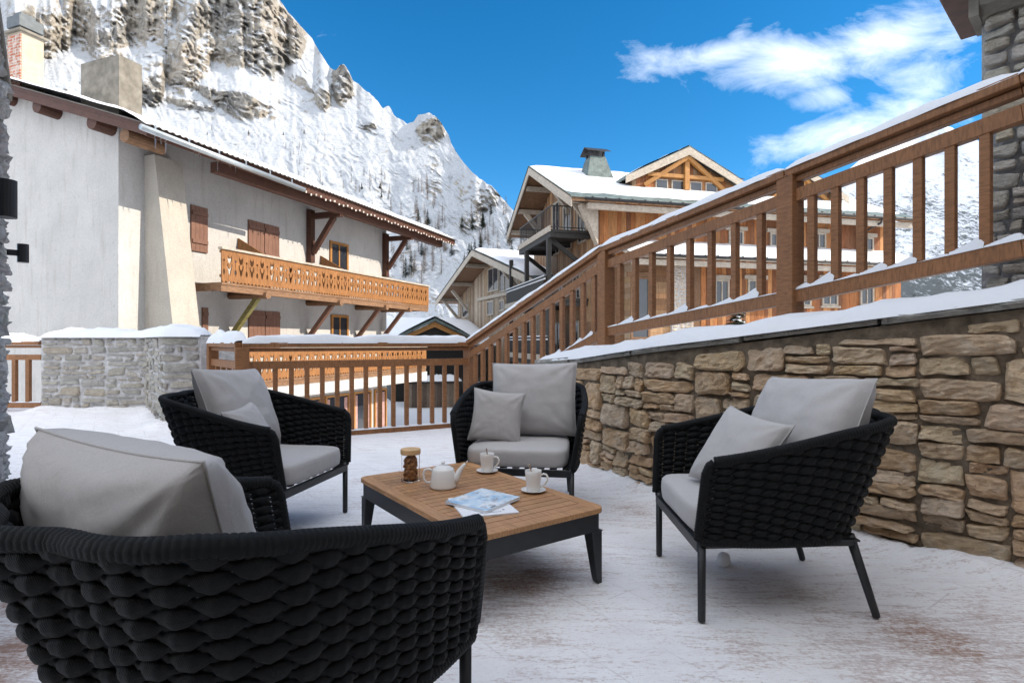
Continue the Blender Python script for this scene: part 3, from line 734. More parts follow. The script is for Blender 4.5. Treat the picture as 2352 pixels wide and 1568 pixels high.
    for i in range(9): x = -.31+.62*i/8; q.box(x-.022, -.342, .312, x+.022, .27, .319)
    q.build('seat_webbing', M['blackmetal'], t)
    return t
shell_pt_cache = [shell_pt(k/5)[0] for k in range(6)]
def seat_cushion(t):
    q = MB(); w, d0, d1, z0, z1, r = .325, -.372, .275, .322, .432, .030
    def fn(s_, t_):
        # a box with rounded edges: t_ wraps bottom->side->top, s_ runs round the rectangle
        a = s_*2*math.pi; n = 7.0; ca, sa = math.cos(a), math.sin(a)
        ex = (abs(ca)**n+abs(sa)**n)**(-1/n); ux, uy = ca*ex, sa*ex
        prof = [(0, 0), (.55, 0), (.90, 0), (.965, .002), (.99, .012), (1.0, .03), (1.003, .055), (1.0, .08), (.99, .097), (.965, .107), (.90, .112), (.7, .117), (.4, .121), (0, .122)]
        i = int(round(t_*(len(prof)-1))); k, z = prof[i]
        x = ux*k*w; y = (d0+d1)/2+uy*k*(d1-d0)/2; wr = .004*nz((x*9, y*9, z*20))
        return (x*(1-.06*(y-d0)/(d1-d0)), y, z0+z+wr)
    q.grid(lambda s_, t_: fn(s_, t_), 72, 14, closed_u=True)
    return q.build('seat_cushion', M['fabric'], t, smooth=True)
def pillow_mesh(w, h, th, seed, conc=.05, wr=.008):
    q = MB(); N = 40
    def side(sg):
        def fn(s_, t_):
            u, v = s_*2-1, t_*2-1
            x = u*w/2*(1-conc*(1-v*v)**1.0*abs(u)**3); z = v*h/2*(1-conc*(1-u*u)*abs(v)**3)
            pr = max(0, (1-abs(u)**2.6)*(1-abs(v)**2.6)); y = th/2*pr**.42
            # creases running in from the corners and edges
            cr = 0
            for cx, cz in ((-1, -1), (1, -1), (-1, 1), (1, 1)):
                dx_, dz_ = u-cx, v-cz; rad = math.hypot(dx_, dz_); an = math.atan2(dz_, dx_)
                cr += math.sin(an*11+seed+cx*2+cz)*math.exp(-(rad/.75)**2)
            edge = max(abs(u), abs(v))
            y += wr*pr**.3*(cr*.8+.9*fb((u*2.2+seed, v*2.2, sg*3+seed), 1, 3)+.5*math.sin((u if abs(v) > abs(u) else v)*21+seed+2*fb((u*2, v*2, seed), 1, 2))*max(0, edge-.45)*.45)
            return (x, sg*y, z)
        return fn
    q.grid(lambda s_, t_: side(1)(1-s_, t_), N, N); q.grid(side(-1), N, N)
    return q
def add_pillow(name, label, cat, chair, lx, ly, lz, w, h, th, tilt, yaw=0, roll=0, seed=1, group=None, conc=.05, wr=.008):
    base = chair.matrix_world @ Matrix.Translation((lx, ly, lz)) @ Matrix.Rotation(yaw, 4, 'Z') @ Matrix.Rotation(tilt, 4, 'X') @ Matrix.Rotation(roll, 4, 'Y')
    e = bpy.data.objects.new(name, None); C.objects.link(e); e.matrix_world = base; e.empty_display_size = .1; tag(e, label, cat, group)
    q = pillow_mesh(w, h, th, seed, conc, wr); q.v = [tuple(base @ Vector(v)) for v in q.v]; cover = q.build('cover', M['fabric'], e, smooth=True)
    s = MB(); pts = []
    for k in range(120):
        f_ = k/120*4; i = int(f_); g = f_-i; u, v = [(2*g-1, -1), (1, 2*g-1), (1-2*g, 1), (-1, 1-2*g)][i]
        pts.append(base @ Vector((u*w/2*(1-conc*(1-v*v)*abs(u)**3), 0, v*h/2*(1-conc*(1-u*u)*abs(v)**3))))
    s.tube(pts, .0035, 6, closed=True); s.build('seam', M['fabric'], e, smooth=True)
    return e
CH = [('black rope armchair seen from behind in the near left corner, cut by the frame', (-.598, 1.372), R(150), 'A'),
      ('black rope armchair on the right before the stone wall, seen from its side', (1.10, 2.565), R(-91), 'R'),
      ('black rope armchair facing the camera behind the coffee table', (.073, 3.856), R(-8.5), 'C'),
      ('black rope armchair left of the coffee table before the grey stone parapet', (-1.483, 3.38), R(78.7), 'L')]
chairs = {}
proto = make_chair(CH[0][0]); seat_cushion(proto)
for i, (lb, (x, y), rz, key) in enumerate(CH):
    c = proto if i == 0 else copy_tree(proto)
    c['label'] = lb; c.location = (x, y, .004); c.rotation_euler = (0, 0, rz); c.matrix_world = Matrix.Translation((x, y, .004)) @ Matrix.Rotation(rz, 4, 'Z'); chairs[key] = c
gp = 'back cushions of the armchairs'; gt = 'small cushions on the armchairs'
add_pillow('back_cushion', 'large creased grey back cushion of the nearest armchair, seen from behind', 'cushion', chairs['A'], .12, .20, .640, .61, .52, .29, R(-19), R(2), R(-2), 3, gp, .06, .013)
add_pillow('back_cushion', 'large grey back cushion leaning in the right armchair before the warm stone wall', 'cushion', chairs['R'], .03, .185, .695, .61, .52, .24, R(-24), R(14), R(-3), 12, gp, .06, .010)
add_pillow('back_cushion', 'large grey back cushion upright in the armchair facing the camera', 'cushion', chairs['C'], .055, .16, .695, .61, .52, .21, R(-18), R(-2), R(-1), 22, gp, .05, .010)
add_pillow('back_cushion', 'large grey back cushion in the left armchair before the grey parapet', 'cushion', chairs['L'], .02, .17, .69, .60, .52, .21, R(-22), R(4), R(3), 31, gp, .06, .010)
add_pillow('throw_pillow', 'small square grey pillow leaning in the right armchair', 'pillow', chairs['R'], .05, -.10, .605, .40, .39, .14, R(-32), R(22), R(7), 41, gt, .10, .005)
add_pillow('throw_pillow', 'small square grey pillow on the seat of the armchair facing the camera', 'pillow', chairs['C'], -.16, -.10, .60, .35, .35, .12, R(-16), R(6), R(6), 51, gt, .10, .005)
add_pillow('throw_pillow', 'small grey pillow half hidden behind the arm of the left armchair', 'pillow', chairs['L'], -.17, -.05, .58, .35, .34, .12, R(-28), R(10), R(-4), 61, gt, .10, .005)

# ------------------------------------------------------------------ coffee table
TC = Vector((-.213, 2.88, 0)); la = Vector((.581, -.814, 0)).normalized(); sa_ = Vector((la.y*-1, la.x, 0)); TZ = .347
ct = thing('coffee_table', 'low teak slatted coffee table on a dark metal frame between the armchairs', 'table', TC, math.atan2(la.y, la.x))
HL, HS = .607, .357
def tb(u, v, z): return TC+la*u+sa_*v+Vector((0, 0, z))
def rrect(hl, hs, r, n=6):
    out = []
    for cx, cy, a0 in ((hl-r, hs-r, 0), (-hl+r, hs-r, 90), (-hl+r, -hs+r, 180), (hl-r, -hs+r, 270)):
        for i in range(n+1): a = R(a0+90*i/n); out.append((cx+r*math.cos(a), cy+r*math.sin(a)))
    return out
def ring_part(mb, outer, inner, z0, z1):
    n = len(outer); vs = [tb(*p, z1) for p in outer]+[tb(*p, z1) for p in inner]+[tb(*p, z0) for p in outer]+[tb(*p, z0) for p in inner]; fs = []
    for i in range(n):
        j = (i+1) % n; fs += [(i, j, n+j, n+i), (2*n+j, 2*n+i, 3*n+i, 3*n+j), (2*n+i, 2*n+j, j, i), (n+i, n+j, 3*n+j, 3*n+i)]
    mb.add(vs, fs)
# border frame of the top, built as four mitred boards with rounded corners, and the slats between
q = MB(); q.col = (1.0, .98, .95); o_ = rrect(HL, HS, .05); bw = .062
i_ = []
for cx, cy in ((HL-bw, HS-bw), (-HL+bw, HS-bw), (-HL+bw, -HS+bw), (HL-bw, -HS+bw)): i_ += [(cx, cy)]*7
ring_part(q, o_, i_, TZ-.023, TZ)
NSL = 19; span = 2*(HL-bw); pw = span/NSL; rnd = random.Random(3)
for i in range(NSL):
    k = rnd.uniform(.84, 1.06); q.col = (k, k*rnd.uniform(.96, 1.0), k*rnd.uniform(.92, 1.0)); u0 = -HL+bw+pw*i
    sq = MB(); sq.col = q.col; sq.frame(tb(u0+.003, -HS+bw+.0006, TZ-.020), la*(pw-.006), sa_*(2*(HS-bw)-.0012), (0, 0, .0195)); sq.build('slat', M['teak'], ct, col=True, bevel=.0015)
q.col = (1.0, .98, .95)
tt = q.build('tabletop_frame', M['teak'], ct, col=True, bevel=.0022)
q = MB(); ring_part(q, rrect(HL-.012, HS-.012, .04), rrect(HL-.040, HS-.040, .015), TZ-.105, TZ-.024); q.build('apron', M['blackmetal'], ct)
q = MB(); q.frame(tb(-HL+.04, -HS+.04, TZ-.034), la*(2*HL-.08), sa_*(2*HS-.08), (0, 0, .008)); q.build('tray', M['blackmetal'], ct)
for a in (1, -1):
    for b in (1, -1):
        q = MB(); vs = []
        for z, w in ((TZ-.106, .062), (.03, .036), (.008, .032), (0.0, .022)):
            u1, v1 = a*(HL-.013), b*(HS-.013); vs += [tb(u1, v1, z), tb(u1-a*w, v1, z), tb(u1-a*w, v1-b*w, z), tb(u1, v1-b*w, z)]
        fs = [tuple(range(4)), (12, 13, 14, 15)]
        for k in range(3):
            for j in range(4): fs.append((k*4+j, k*4+(j+1) % 4, k*4+4+(j+1) % 4, k*4+4+j))
        q.add(vs, fs); q.build('leg', M['blackmetal'], ct, bevel=.004)
TOPZ = TZ+.0005
def on_table(x, y, z=TOPZ): return G(x, y, z)
# jar of biscuits
jp = on_table(943, 1104); jr, jh = .050, .145
jar = thing('biscuit_jar', 'clear glass jar of biscuits with a pale wooden lid on the coffee table', 'jar', jp)
q = MB(); q.lathe([(0, .0), (jr-.002, .0), (jr, .003), (jr, jh), (jr-.003, jh), (jr-.003, .008), (0, .008)], 40, jp); q.build('glass_body', M['glass'], jar, smooth=False)
q = MB(); q.lathe([(0, jh+.001), (jr-.004, jh+.001), (jr+.003, jh+.002), (jr+.004, jh+.004), (jr+.004, jh+.026), (jr+.001, jh+.029), (0, jh+.029)], 40, jp); q.build('lid', M['cork'], jar)
rnd = random.Random(4)
q0 = MB(); q0.grid(lambda s_, t_: ((lambda a, b: (math.cos(a)*math.cos(b)*.0215*(1+.14*nz((math.cos(a)*3, math.sin(a)*3, b*2))), math.sin(a)*math.cos(b)*.0215*(1+.14*nz((math.cos(a)*3, math.sin(a)*3, b*2))), math.sin(b)*.0085+.002*nz((math.cos(a)*6, math.sin(a)*6, 1))))(s_*2*math.pi, (t_-.5)*math.pi*.98)), 22, 9, closed_u=True)
ck = None
for lay in range(6):
    for k in range(5):
        a = k*2*math.pi/5+lay*.63; rr_ = .0235 if k < 5 else 0
        pos = jp+Vector((math.cos(a)*rr_, math.sin(a)*rr_, .027+lay*.0185+rnd.uniform(-.003, .003)))
        if ck is None:
            ck = q0.build('biscuit', M['cookie'], None, smooth=True); c = ck
        else: c = ck.copy(); C.objects.link(c)
        tag(c, 'round brown biscuit inside the glass jar', 'biscuit', 'biscuits in the glass jar')
        c.location = pos; c.rotation_euler = (rnd.uniform(.7, 1.5), rnd.uniform(-.5, .5), a+math.pi/2+rnd.uniform(-.5, .5)); c.scale = (.92, .92, .95)
# teapot
tp = on_table(1018, 1119); pot = thing('teapot', 'white ceramic teapot beside the biscuit jar', 'teapot', tp)
q = MB(); q.lathe([(0, 0), (.062, 0), (.067, .004), (.0675, .012), (.064, .045), (.058, .085), (.054, .097), (.049, .102), (.044, .103), (.044, .098), (0, .098)], 44, tp); q.build('body', M['ceramic'], pot, smooth=True)
q = MB(); q.lathe([(.0435, .103), (.040, .108), (.026, .113), (.008, .1155), (.006, .118), (.006, .121), (.0095, .126), (.0105, .130), (.007, .134), (0, .135)], 36, tp); ld = q.build('lid', M['ceramic'], pot, smooth=True)
q = MB(); q.tube([tp+Vector((x, y*0, z)) for x, y, z in [(-.056, 0, .088), (-.075, 0, .096), (-.093, 0, .092), (-.102, 0, .072), (-.100, 0, .046), (-.089, 0, .028), (-.074, 0, .024), (-.062, 0, .032)]], .006, 12); q.build('handle', M['ceramic'], pot, smooth=True)
q = MB(); q.tube([tp+Vector((x, 0, z)) for x, z in [(.054, .028), (.070, .050), (.083, .082), (.098, .105), (.110, .119), (.116, .122)]], .01, 14, rr=[.022, .0185, .0145, .0105, .0085, .0065]); q.build('spout', M['ceramic'], pot, smooth=True)
# mugs on saucers with spoons
def mug(px, py, which, sp):
    b = on_table(px, py)
    sc = thing('saucer', 'white saucer under the '+which, 'saucer', b, 0, 'white saucers on the coffee table')
    q = MB(); q.lathe([(0, .0), (.032, .0), (.040, .005), (.062, .012), (.063, .0135), (.061, .0145), (.040, .009), (.030, .0065), (0, .0065)], 44, b); q.build('dish', M['ceramic'], sc, smooth=True)
    b = b+Vector((0, 0, .0068)); m_ = thing('mug', 'white mug '+('nearer the centre armchair, to the left of the other mug' if sp else 'nearest the right end of the coffee table'), 'mug', b, 0, 'white mugs on the coffee table')
    q = MB(); q.lathe([(0, 0), (.031, 0), (.0335, .003), (.036, .03), (.0405, .080), (.0415, .100), (.0405, .1015), (.0385, .100), (.0375, .080), (.033, .01), (0, .008)], 44, b); q.build('cup_body', M['ceramic'], m_, smooth=True)
    hd = Vector((.93, -.36, 0)) if sp else Vector((.97, -.2, 0))
    q = MB(); q.tube([b+hd*x+Vector((0, 0, z)) for x, z in [(.037, .078), (.052, .086), (.066, .083), (.0735, .070), (.071, .054), (.060, .038), (.046, .024), (.034, .018)]], .005, 12); q.build('handle', M['ceramic'], m_, smooth=True)
    sn = thing('spoon', 'small steel spoon standing in the '+which, 'spoon', b+Vector((0, 0, .012)), 0, 'spoons in the mugs')
    q = MB(); l0 = b+Vector((.012, 0, .012)); l1 = b+Vector((-.006 if sp else -.020, .022, .128)); q.beam(l0, l1, .004, .002, w2=.008, h2=.0025, up=(0, 1, 0)); q.build('stem', M['steel'], sn, bevel=.0008)
    q = MB(); q.grid(lambda s_, t_: l0+Vector((math.cos(s_*6.283)*.009*math.sin(t_*3.1416), .003*math.sin(s_*6.283)*math.sin(t_*3.1416), .004-.010*math.cos(t_*3.1416))), 12, 7, closed_u=True); q.build('bowl', M['steel'], sn, smooth=True)
mug(1119, 1084, 'mug that stands to the left', True); mug(1225, 1129, 'mug nearest the right table end', False)
# magazines
def m_cover():
    m, t, b = newmat('magazine_cover'); k = NT(t); v = k.coord()
    n1 = k.noise(v, 9, 7, .6, .6); n2 = k.noise(k.coord((1, 1, 1)), 26, 6, .7)
    c = k.ramp(n1, [(.36, (.30, .50, .72)), (.50, (.62, .76, .88)), (.62, (.86, .88, .90))])
    c = k.mix(k.ramp(n2, [(.56, 0.0), (.64, .75)]), c, (.36, .30, .29))
    k.l(c, b.inputs['Base Color']); b.inputs['Roughness'].default_value = .22; return m
M['cover'] = m_cover()
def magazine(label, corners, z0, th, cover, name='magazine'):
    c = [Vector((p.x, p.y, 0)) for p in corners]; mid = sum(c, Vector())/4
    t = thing(name, label, 'magazine', mid+Vector((0, 0, z0)), 0, 'magazines on the coffee table')
    q = MB(); q.prism([p.lerp(mid, .012)+Vector((0, 0, z0+.0006)) for p in c], (0, 0, th-.0012)); q.build('pages', M['paper'], t)
    q = MB(); q.prism([p+Vector((0, 0, z0+th-.0006)) for p in c], (0, 0, .0006)); q.prism([p+Vector((0, 0, z0)) for p in c], (0, 0, .0006)); q.build('cover', cover, t)
    return t, c
def zpt(x, y, z): return G(x, y, z)
mg2, c2 = magazine('white pamphlet with small dark print lying under the glossy magazine', [Vector((.032, 2.492, 0)), Vector((-.072, 2.79, 0)), Vector((-.306, 2.712, 0)), Vector((-.205, 2.418, 0))], TOPZ, .006, M['paper'])
mg1, c1 = magazine('glossy magazine with a snowy blue mountain cover, on top of the white pamphlet', [zpt(1116, 1175, .362), zpt(1195, 1142, .362), zpt(1107, 1122, .362), zpt(1022, 1152, .362)], TOPZ+.0065, .012, M['cover'])
# printed marks
q = MB(); zt = TOPZ+.0065
ax = (c2[3]-c2[0]).normalized(); ay = (c2[1]-c2[0]).normalized(); o0 = c2[0]+Vector((0, 0, zt))
cc = o0+ax*.055+ay*.055; q.add([cc+ax*(.006*math.cos(a*.6283))+ay*(.006*math.sin(a*.6283))+Vector((0, 0, .0004)) for a in range(10)], [tuple(range(10))[::-1]])
rnd = random.Random(9)
x_ = .072
while x_ < .17: wl_ = rnd.uniform(.003, .008); q.frame(o0+ax*x_+ay*.030+Vector((0, 0, .0003)), ax*wl_, ay*rnd.uniform(.004, .007), (0, 0, .0002)); x_ += wl_+rnd.uniform(.002, .005)
q.build('print', M['ink'], mg2)
q = MB(); ax = (c1[1]-c1[0]).normalized(); ay = Vector((0, 0, 1)); nn = (c1[0]-c1[3]).normalized(); o1 = c1[0]+Vector((0, 0, TOPZ+.009))
for k in range(3): q.frame(c1[0]+ax*(.055+k*.013)-nn*.020+Vector((0, 0, TOPZ+.0187)), ax*.008, nn*.014, (0, 0, .0004))
q.build('print', M['ink'], mg1)
# lump of snow on the deck under the right armchair
sp_ = G(1662, 1297, .0); q = MB(); q.grid(lambda s_, t_: sp_+Vector((math.cos(s_*6.283)*math.sin(t_*3.1416)*.033*(1+.45*nz((math.cos(s_*6.283)*1.6, math.sin(s_*6.283)*1.6, t_*3))), math.sin(s_*6.283)*math.sin(t_*3.1416)*.030, .020-.030*math.cos(t_*3.1416)*(1 if t_ < .5 else 1.5))), 24, 14, closed_u=True)
tag(q.build('snow_lump', M['snow'], None, smooth=True), 'small lump of snow on the deck under the right armchair', 'snow lump')

# ------------------------------------------------------------------ ground and mountains
GZ = -2.75
mb = MB(); mb.grid(lambda s_, t_: (lambda x, y: (x, y, GZ+.10*fb((x*.15, y*.15, 0), 1, 3)))((s_-.5)*260, -60+t_*260), 130, 130)
S_ = 9000
mb.add([(-S_, -S_, GZ-1.2), (S_, -S_, GZ-1.2), (S_, S_, GZ-1.2), (-S_, S_, GZ-1.2)], [(0, 1, 2, 3)])
struct(mb.build('ground', M['snow'], None, smooth=True))

rng = np.random.RandomState(3)
PERM = np.concatenate([rng.permutation(512)]*3); GRD = rng.normal(size=(512, 2)); GRD /= np.linalg.norm(GRD, axis=1)[:, None]
def perlin(x, y):
    xi = np.floor(x).astype(int); yi = np.floor(y).astype(int); xf = x-xi; yf = y-yi
    def g(ix, iy, dx, dy): h = PERM[(PERM[ix % 512]+iy % 512) % 1024]; v = GRD[h]; return v[..., 0]*dx+v[..., 1]*dy
    u = xf**3*(xf*(xf*6-15)+10); v = yf**3*(yf*(yf*6-15)+10)
    a = g(xi, yi, xf, yf); b = g(xi+1, yi, xf-1, yf); c = g(xi, yi+1, xf, yf-1); d = g(xi+1, yi+1, xf-1, yf-1)
    return (a*(1-u)+b*u)*(1-v)+(c*(1-u)+d*u)*v*1.0
def fbm(x, y, o=5, ridge=False):
    s = 0; a = 1; n = 0
    for k in range(o):
        p = perlin(x*2**k+k*17.3, y*2**k+k*9.1)*1.5; p = 1-np.abs(p)*2 if ridge else p; s = s+p*a; n += a; a *= .5
    return s/n
def interp(pts, xs): return np.interp(xs, [p[0] for p in pts], [p[1] for p in pts])
def mountain(name, ridge, x0, x1, nx, nt_, D0, sgent, blobs, mat, rough=1.0, cliff_noise=.6, seed=0, e_lo=-.06, D0x=None, paints=()):
    px = np.linspace(x0, x1, nx); a = (px-1176)/F; er = (784-interp(ridge, px))/F
    jag = fbm(px/34.0+seed, px*0+3.3, 4)*6/F+fbm(px/9.0+seed, px*0+1.3, 3)*2.2/F; er = er+jag*rough
    T = np.linspace(0, 1, nt_)[:, None]; E = e_lo+(er[None, :]-e_lo)*T; A = np.repeat(a[None, :], nt_, 0)
    X_, Y_ = A*F+1176, 784-E*F
    mask = np.zeros_like(E)
    for cx, cy, rx, ry, st, *an in blobs:
        th = R(an[0]) if an else 0; dx, dy = X_-cx, Y_-cy; p = (dx*math.cos(th)+dy*math.sin(th))/rx; q = (-dx*math.sin(th)+dy*math.cos(th))/ry
        mask = np.maximum(mask, st*np.exp(-(p*p+q*q)**1.5))
    nz1 = fbm(X_/70+seed, Y_/55+seed, 5); nz2 = fbm(X_/26+5+seed, Y_/20, 4, True)
    rock = np.clip(mask*1.3+nz1*1.1*cliff_noise+(nz2-.25)*.22*cliff_noise-.16, 0, 1); rock = np.clip((rock-.18)*2.0, 0, 1)
    paint = np.zeros_like(E)
    for cx, cy, rx, ry, st in paints: paint = np.maximum(paint, st*np.exp(-(((X_-cx)/rx)**2+((Y_-cy)/ry)**2)**1.5))
    D = np.zeros_like(E); D[0] = D0 if D0x is None else interp(D0x, px)
    dE = np.diff(E, axis=0)
    for i in range(nt_-1):
        e = E[i]; s = np.maximum(sgent, e+.22)*(1-rock[i])+1.6*rock[i]; D[i+1] = D[i]*(1+dE[i]/(s-e))
    rock = np.maximum(rock, np.clip(paint+nz1*.5-.1, 0, 1))
    # gullies, ribs and ledges
    big = fbm(X_/120+seed, Y_/210+2, 4, True); med = fbm(X_/30+seed, Y_/42, 5, True); fine = fbm(X_/9+seed, Y_/9, 4)
    scal = D/420.0
    warp = fbm(X_/60+9, Y_/60+seed, 3)*26
    diag = fbm((X_*.75+Y_*.66+warp)/52+seed, (Y_*.75-X_*.66+warp)/16, 5, True)
    lump = fbm(X_/16+seed, Y_/13+3, 4)
    D = D-scal*rough*np.clip(T*6, 0, 1)*((big-.3)*20*(.4+rock*.3)+(diag-.3)*(3.0+6*rock)+(med-.3)*(1+2*rock)+lump*(1.0+1.6*rock)+fine*(.45+1.0*rock))
    Z = HC+E*D; XX = A*D
    V = np.stack([XX, D, Z], -1).reshape(-1, 3)
    # far side, so the ridge is a solid crest
    back = np.stack([XX[-1]*1.25, D[-1]*1.25, Z[-1]*.45], -1); V = np.concatenate([V, back]); n = nt_+1
    idx = np.arange(n*nx).reshape(n, nx); q = np.stack([idx[:-1, :-1], idx[:-1, 1:], idx[1:, 1:], idx[1:, :-1]], -1).reshape(-1, 4)
    me = bpy.data.meshes.new(name); me.from_pydata(V.tolist(), [], q.tolist()); me.polygons.foreach_set('use_smooth', [False]*len(me.polygons))
    at2 = me.attributes.new('rock', 'FLOAT', 'POINT'); at2.data.foreach_set('value', np.concatenate([rock.ravel(), rock[-1]]).astype(np.float32))
    me.polygons.foreach_set('use_smooth', [True]*len(me.polygons)); me.materials.append(mat)
    o = bpy.data.objects.new(name, me); C.objects.link(o); struct(o)
    def at(x, y):
        i = int(round((x-x0)/(x1-x0)*(nx-1))); col = Y_[:, i]; j = int(np.argmin(np.abs(col-y))); return Vector((XX[j, i], D[j, i], Z[j, i]))
    return o, at
def m_mountain(name, rockcols, snowcol, lo=.42, hi=.62, forest=0.0):
    m, t, b = newmat(name); k = NT(t); v = k.coord()
    geo = k.n('ShaderNodeNewGeometry'); sep = k.n('ShaderNodeSeparateXYZ'); k.l(geo.outputs['Normal'], sep.inputs[0])
    rk = k.attr('rock').outputs['Fac']
    n1 = k.noise(v, .09, 8, .68); n2 = k.noise(v, .022, 6, .6); n3 = k.noise(v, .5, 5, .7)
    f = k.math('ADD', k.math('MULTIPLY', rk, .46), k.math('MULTIPLY', k.math('SUBTRACT', .78, sep.outputs[2]), .75))
    n8 = k.noise(k.coord((.55, .55, 3.0), rot=(0, .42, .2)), .035, 8, .72, .6); f = k.math('ADD', f, k.math('MULTIPLY', k.math('SUBTRACT', n8, .5), 1.5)); f = k.math('ADD', f, k.math('MULTIPLY', k.math('SUBTRACT', n1, .5), 1.5)); f = k.math('ADD', f, k.math('MULTIPLY', k.math('SUBTRACT', n3, .5), 1.4))
    mask = k.ramp(f, [(lo, 0.0), (hi, 1.0)])
    rc = k.ramp(n2, [(.35, rockcols[0]), (.52, rockcols[1]), (.68, rockcols[2])]); rc = k.mix(.75, rc, k.ramp(n1, [(.36, .38), (.56, 1.0)]), 'MULTIPLY')
    if forest:
        n5 = k.noise(v, .012, 4, .5); n6 = k.noise(v, .11, 6, .8); tcx = k.n('ShaderNodeTexCoord'); spz = k.n('ShaderNodeSeparateXYZ'); k.l(tcx.outputs['Object'], spz.inputs[0])
        ff = k.math('ADD', k.math('SUBTRACT', n5, .5), k.math('MULTIPLY', k.math('SUBTRACT', forest, spz.outputs[2]), .0016)); ff = k.math('ADD', ff, k.math('MULTIPLY', k.math('SUBTRACT', n6, .5), 2.2))
        mask = k.math('MAXIMUM', mask, k.ramp(ff, [(.02, 0.0), (.30, .9)])); rc = k.mix(k.ramp(ff, [(.03, 0.0), (.12, 1.0)]), rc, (.055, .065, .06))
    k.l(k.mix(mask, snowcol, rc), b.inputs['Base Color']); b.inputs['Roughness'].default_value = .85; b.inputs['Specular IOR Level'].default_value = .1
    p = k.bump(n1, .8, 5.0, None); p = k.bump(n8, .6, 6.0, None, p); k.bump(n3, .6, .9, b, p)
    return m
M['mount'] = m_mountain('mountain', [(.25, .245, .235), (.37, .34, .295), (.43, .375, .31)], (.47, .495, .53), .38, .56)
M['mount_far'] = m_mountain('mountain_far', [(.10, .12, .15), (.16, .18, .20), (.24, .24, .24)], (.80, .83, .88), .46, .70, 210.0)
RIDGE = [(-300, -420), (0, -330), (150, -260), (330, -150), (480, -80), (600, -38), (640, -2), (662, 26), (690, 58), (718, 92), (742, 132), (760, 158), (772, 163), (780, 152), (790, 147), (800, 160), (810, 186), (822, 192), (850, 214), (880, 248), (893, 243), (905, 264), (935, 285), (950, 279), (962, 264), (985, 260), (1005, 272), (1018, 290), (1030, 312), (1036, 332), (1060, 368), (1100, 410), (1130, 428), (1160, 464), (1183, 490), (1230, 520), (1320, 585), (1420, 640), (1560, 700)]
BL = [(560, 60, 130, 95, 1.1, 20), (470, 90, 70, 70, .6), (655, 110, 45, 90, .8, 30), (300, 50, 150, 70, .7, -25), (90, 80, 90, 70, .85), (180, 40, 40, 60, .8), (430, 150, 55, 65, .9, 10), (345, 215, 40, 45, .8),
      (470, 205, 150, 12, .75, 18), (520, 235, 120, 14, .75, 20), (560, 245, 60, 34, .9, 10), (420, 235, 90, 12, .6, 12), (785, 195, 24, 48, 1.2), (745, 232, 18, 26, .9), (690, 190, 60, 14, .5, 35), (990, 300, 36, 30, 1.0), 
      (1130, 455, 40, 26, .55), (1080, 520, 40, 40, .35), (850, 290, 24, 10, .5), (20, 160, 60, 60, .7), (250, 130, 60, 40, .6), (1100, 470, 30, 12, .6, 40)]
mt, mt_at = mountain('mountain', RIDGE, -160, 1480, 620, 400, 215, .80, BL, M['mount'], 1.0, .55, 0, D0x=[(-300, 150), (400, 165), (900, 150), (1200, 120), (1600, 140)], paints=[(300, 80, 340, 115, .62), (480, 225, 170, 45, .5), (250, 200, 130, 60, .45), (700, 200, 70, 60, .35), (900, 330, 80, 40, .22), (1090, 460, 80, 50, .35), (990, 312, 34, 34, 1.0), (998, 375, 22, 28, .9), (1000, 425, 16, 30, .6), (1140, 450, 30, 20, .5), (1075, 500, 20, 26, .5)])
RIDGE2 = [(1500, 560), (1700, 520), (1850, 455), (1920, 410), (1985, 362), (2040, 338), (2100, 318), (2135, 300), (2165, 287), (2195, 296), (2230, 318), (2290, 330), (2360, 300), (2500, 250), (2800, 200), (3200, 160), (3800, 100)]
mf, mf_at = mountain('mountain', RIDGE2, 1480, 3000, 300, 150, 500, .70, [(2165, 330, 60, 40, .5), (2180, 400, 30, 22, .5)], M['mount_far'], 1.0, .4, 31)

# ------------------------------------------------------------------ the white house on the left
B0 = Vector((-7.45, 13.6, 0)); uu_ = Vector((.350, .9367, 0)).normalized(); no_ = Vector((uu_.y, -uu_.x, 0))
def H(s, o, z): return B0+uu_*s+no_*o+Vector((0, 0, z))
def s_at(x, o):                                   # distance along the house for a column of the photograph
    k = (x-1176)/F; b = B0+no_*o; return (k*b.y-b.x)/(uu_.x-k*uu_.y)
def z_at(y, s, o): return HC+(784-y)*H(s, o, 0).y/F
WO = -1.3; S0, S1 = -1.057, 10.0; EZ = 5.60; SLP = .335
wh = thing('house', 'large white rendered house with brown shutters and carved balconies on the left', 'house', H(4, -4, GZ))
def roof_z(o): return EZ+SLP*(.35-o)
q = MB()
q.prism([H(S0, WO, GZ), H(S0, WO, roof_z(WO)), H(S0, -9, roof_z(-9)), H(S0, -16, roof_z(-9)-SLP*7), H(S0, -16, GZ)], uu_*(S1-S0)); q.build('wall', M['stucco'], wh)
# tapered buttress against the facade
q = MB(); s0, s1 = -.43, .30; pr = [(5.55, .33), (GZ, 1.55)]
q.prism([H(s0, WO-.05, 5.55), H(s0, WO+.33, 5.55), H(s0, WO+1.55, GZ), H(s0, WO-.05, GZ)], uu_*(s1-s0)); q.build('buttress', M['stucco_old'], wh)
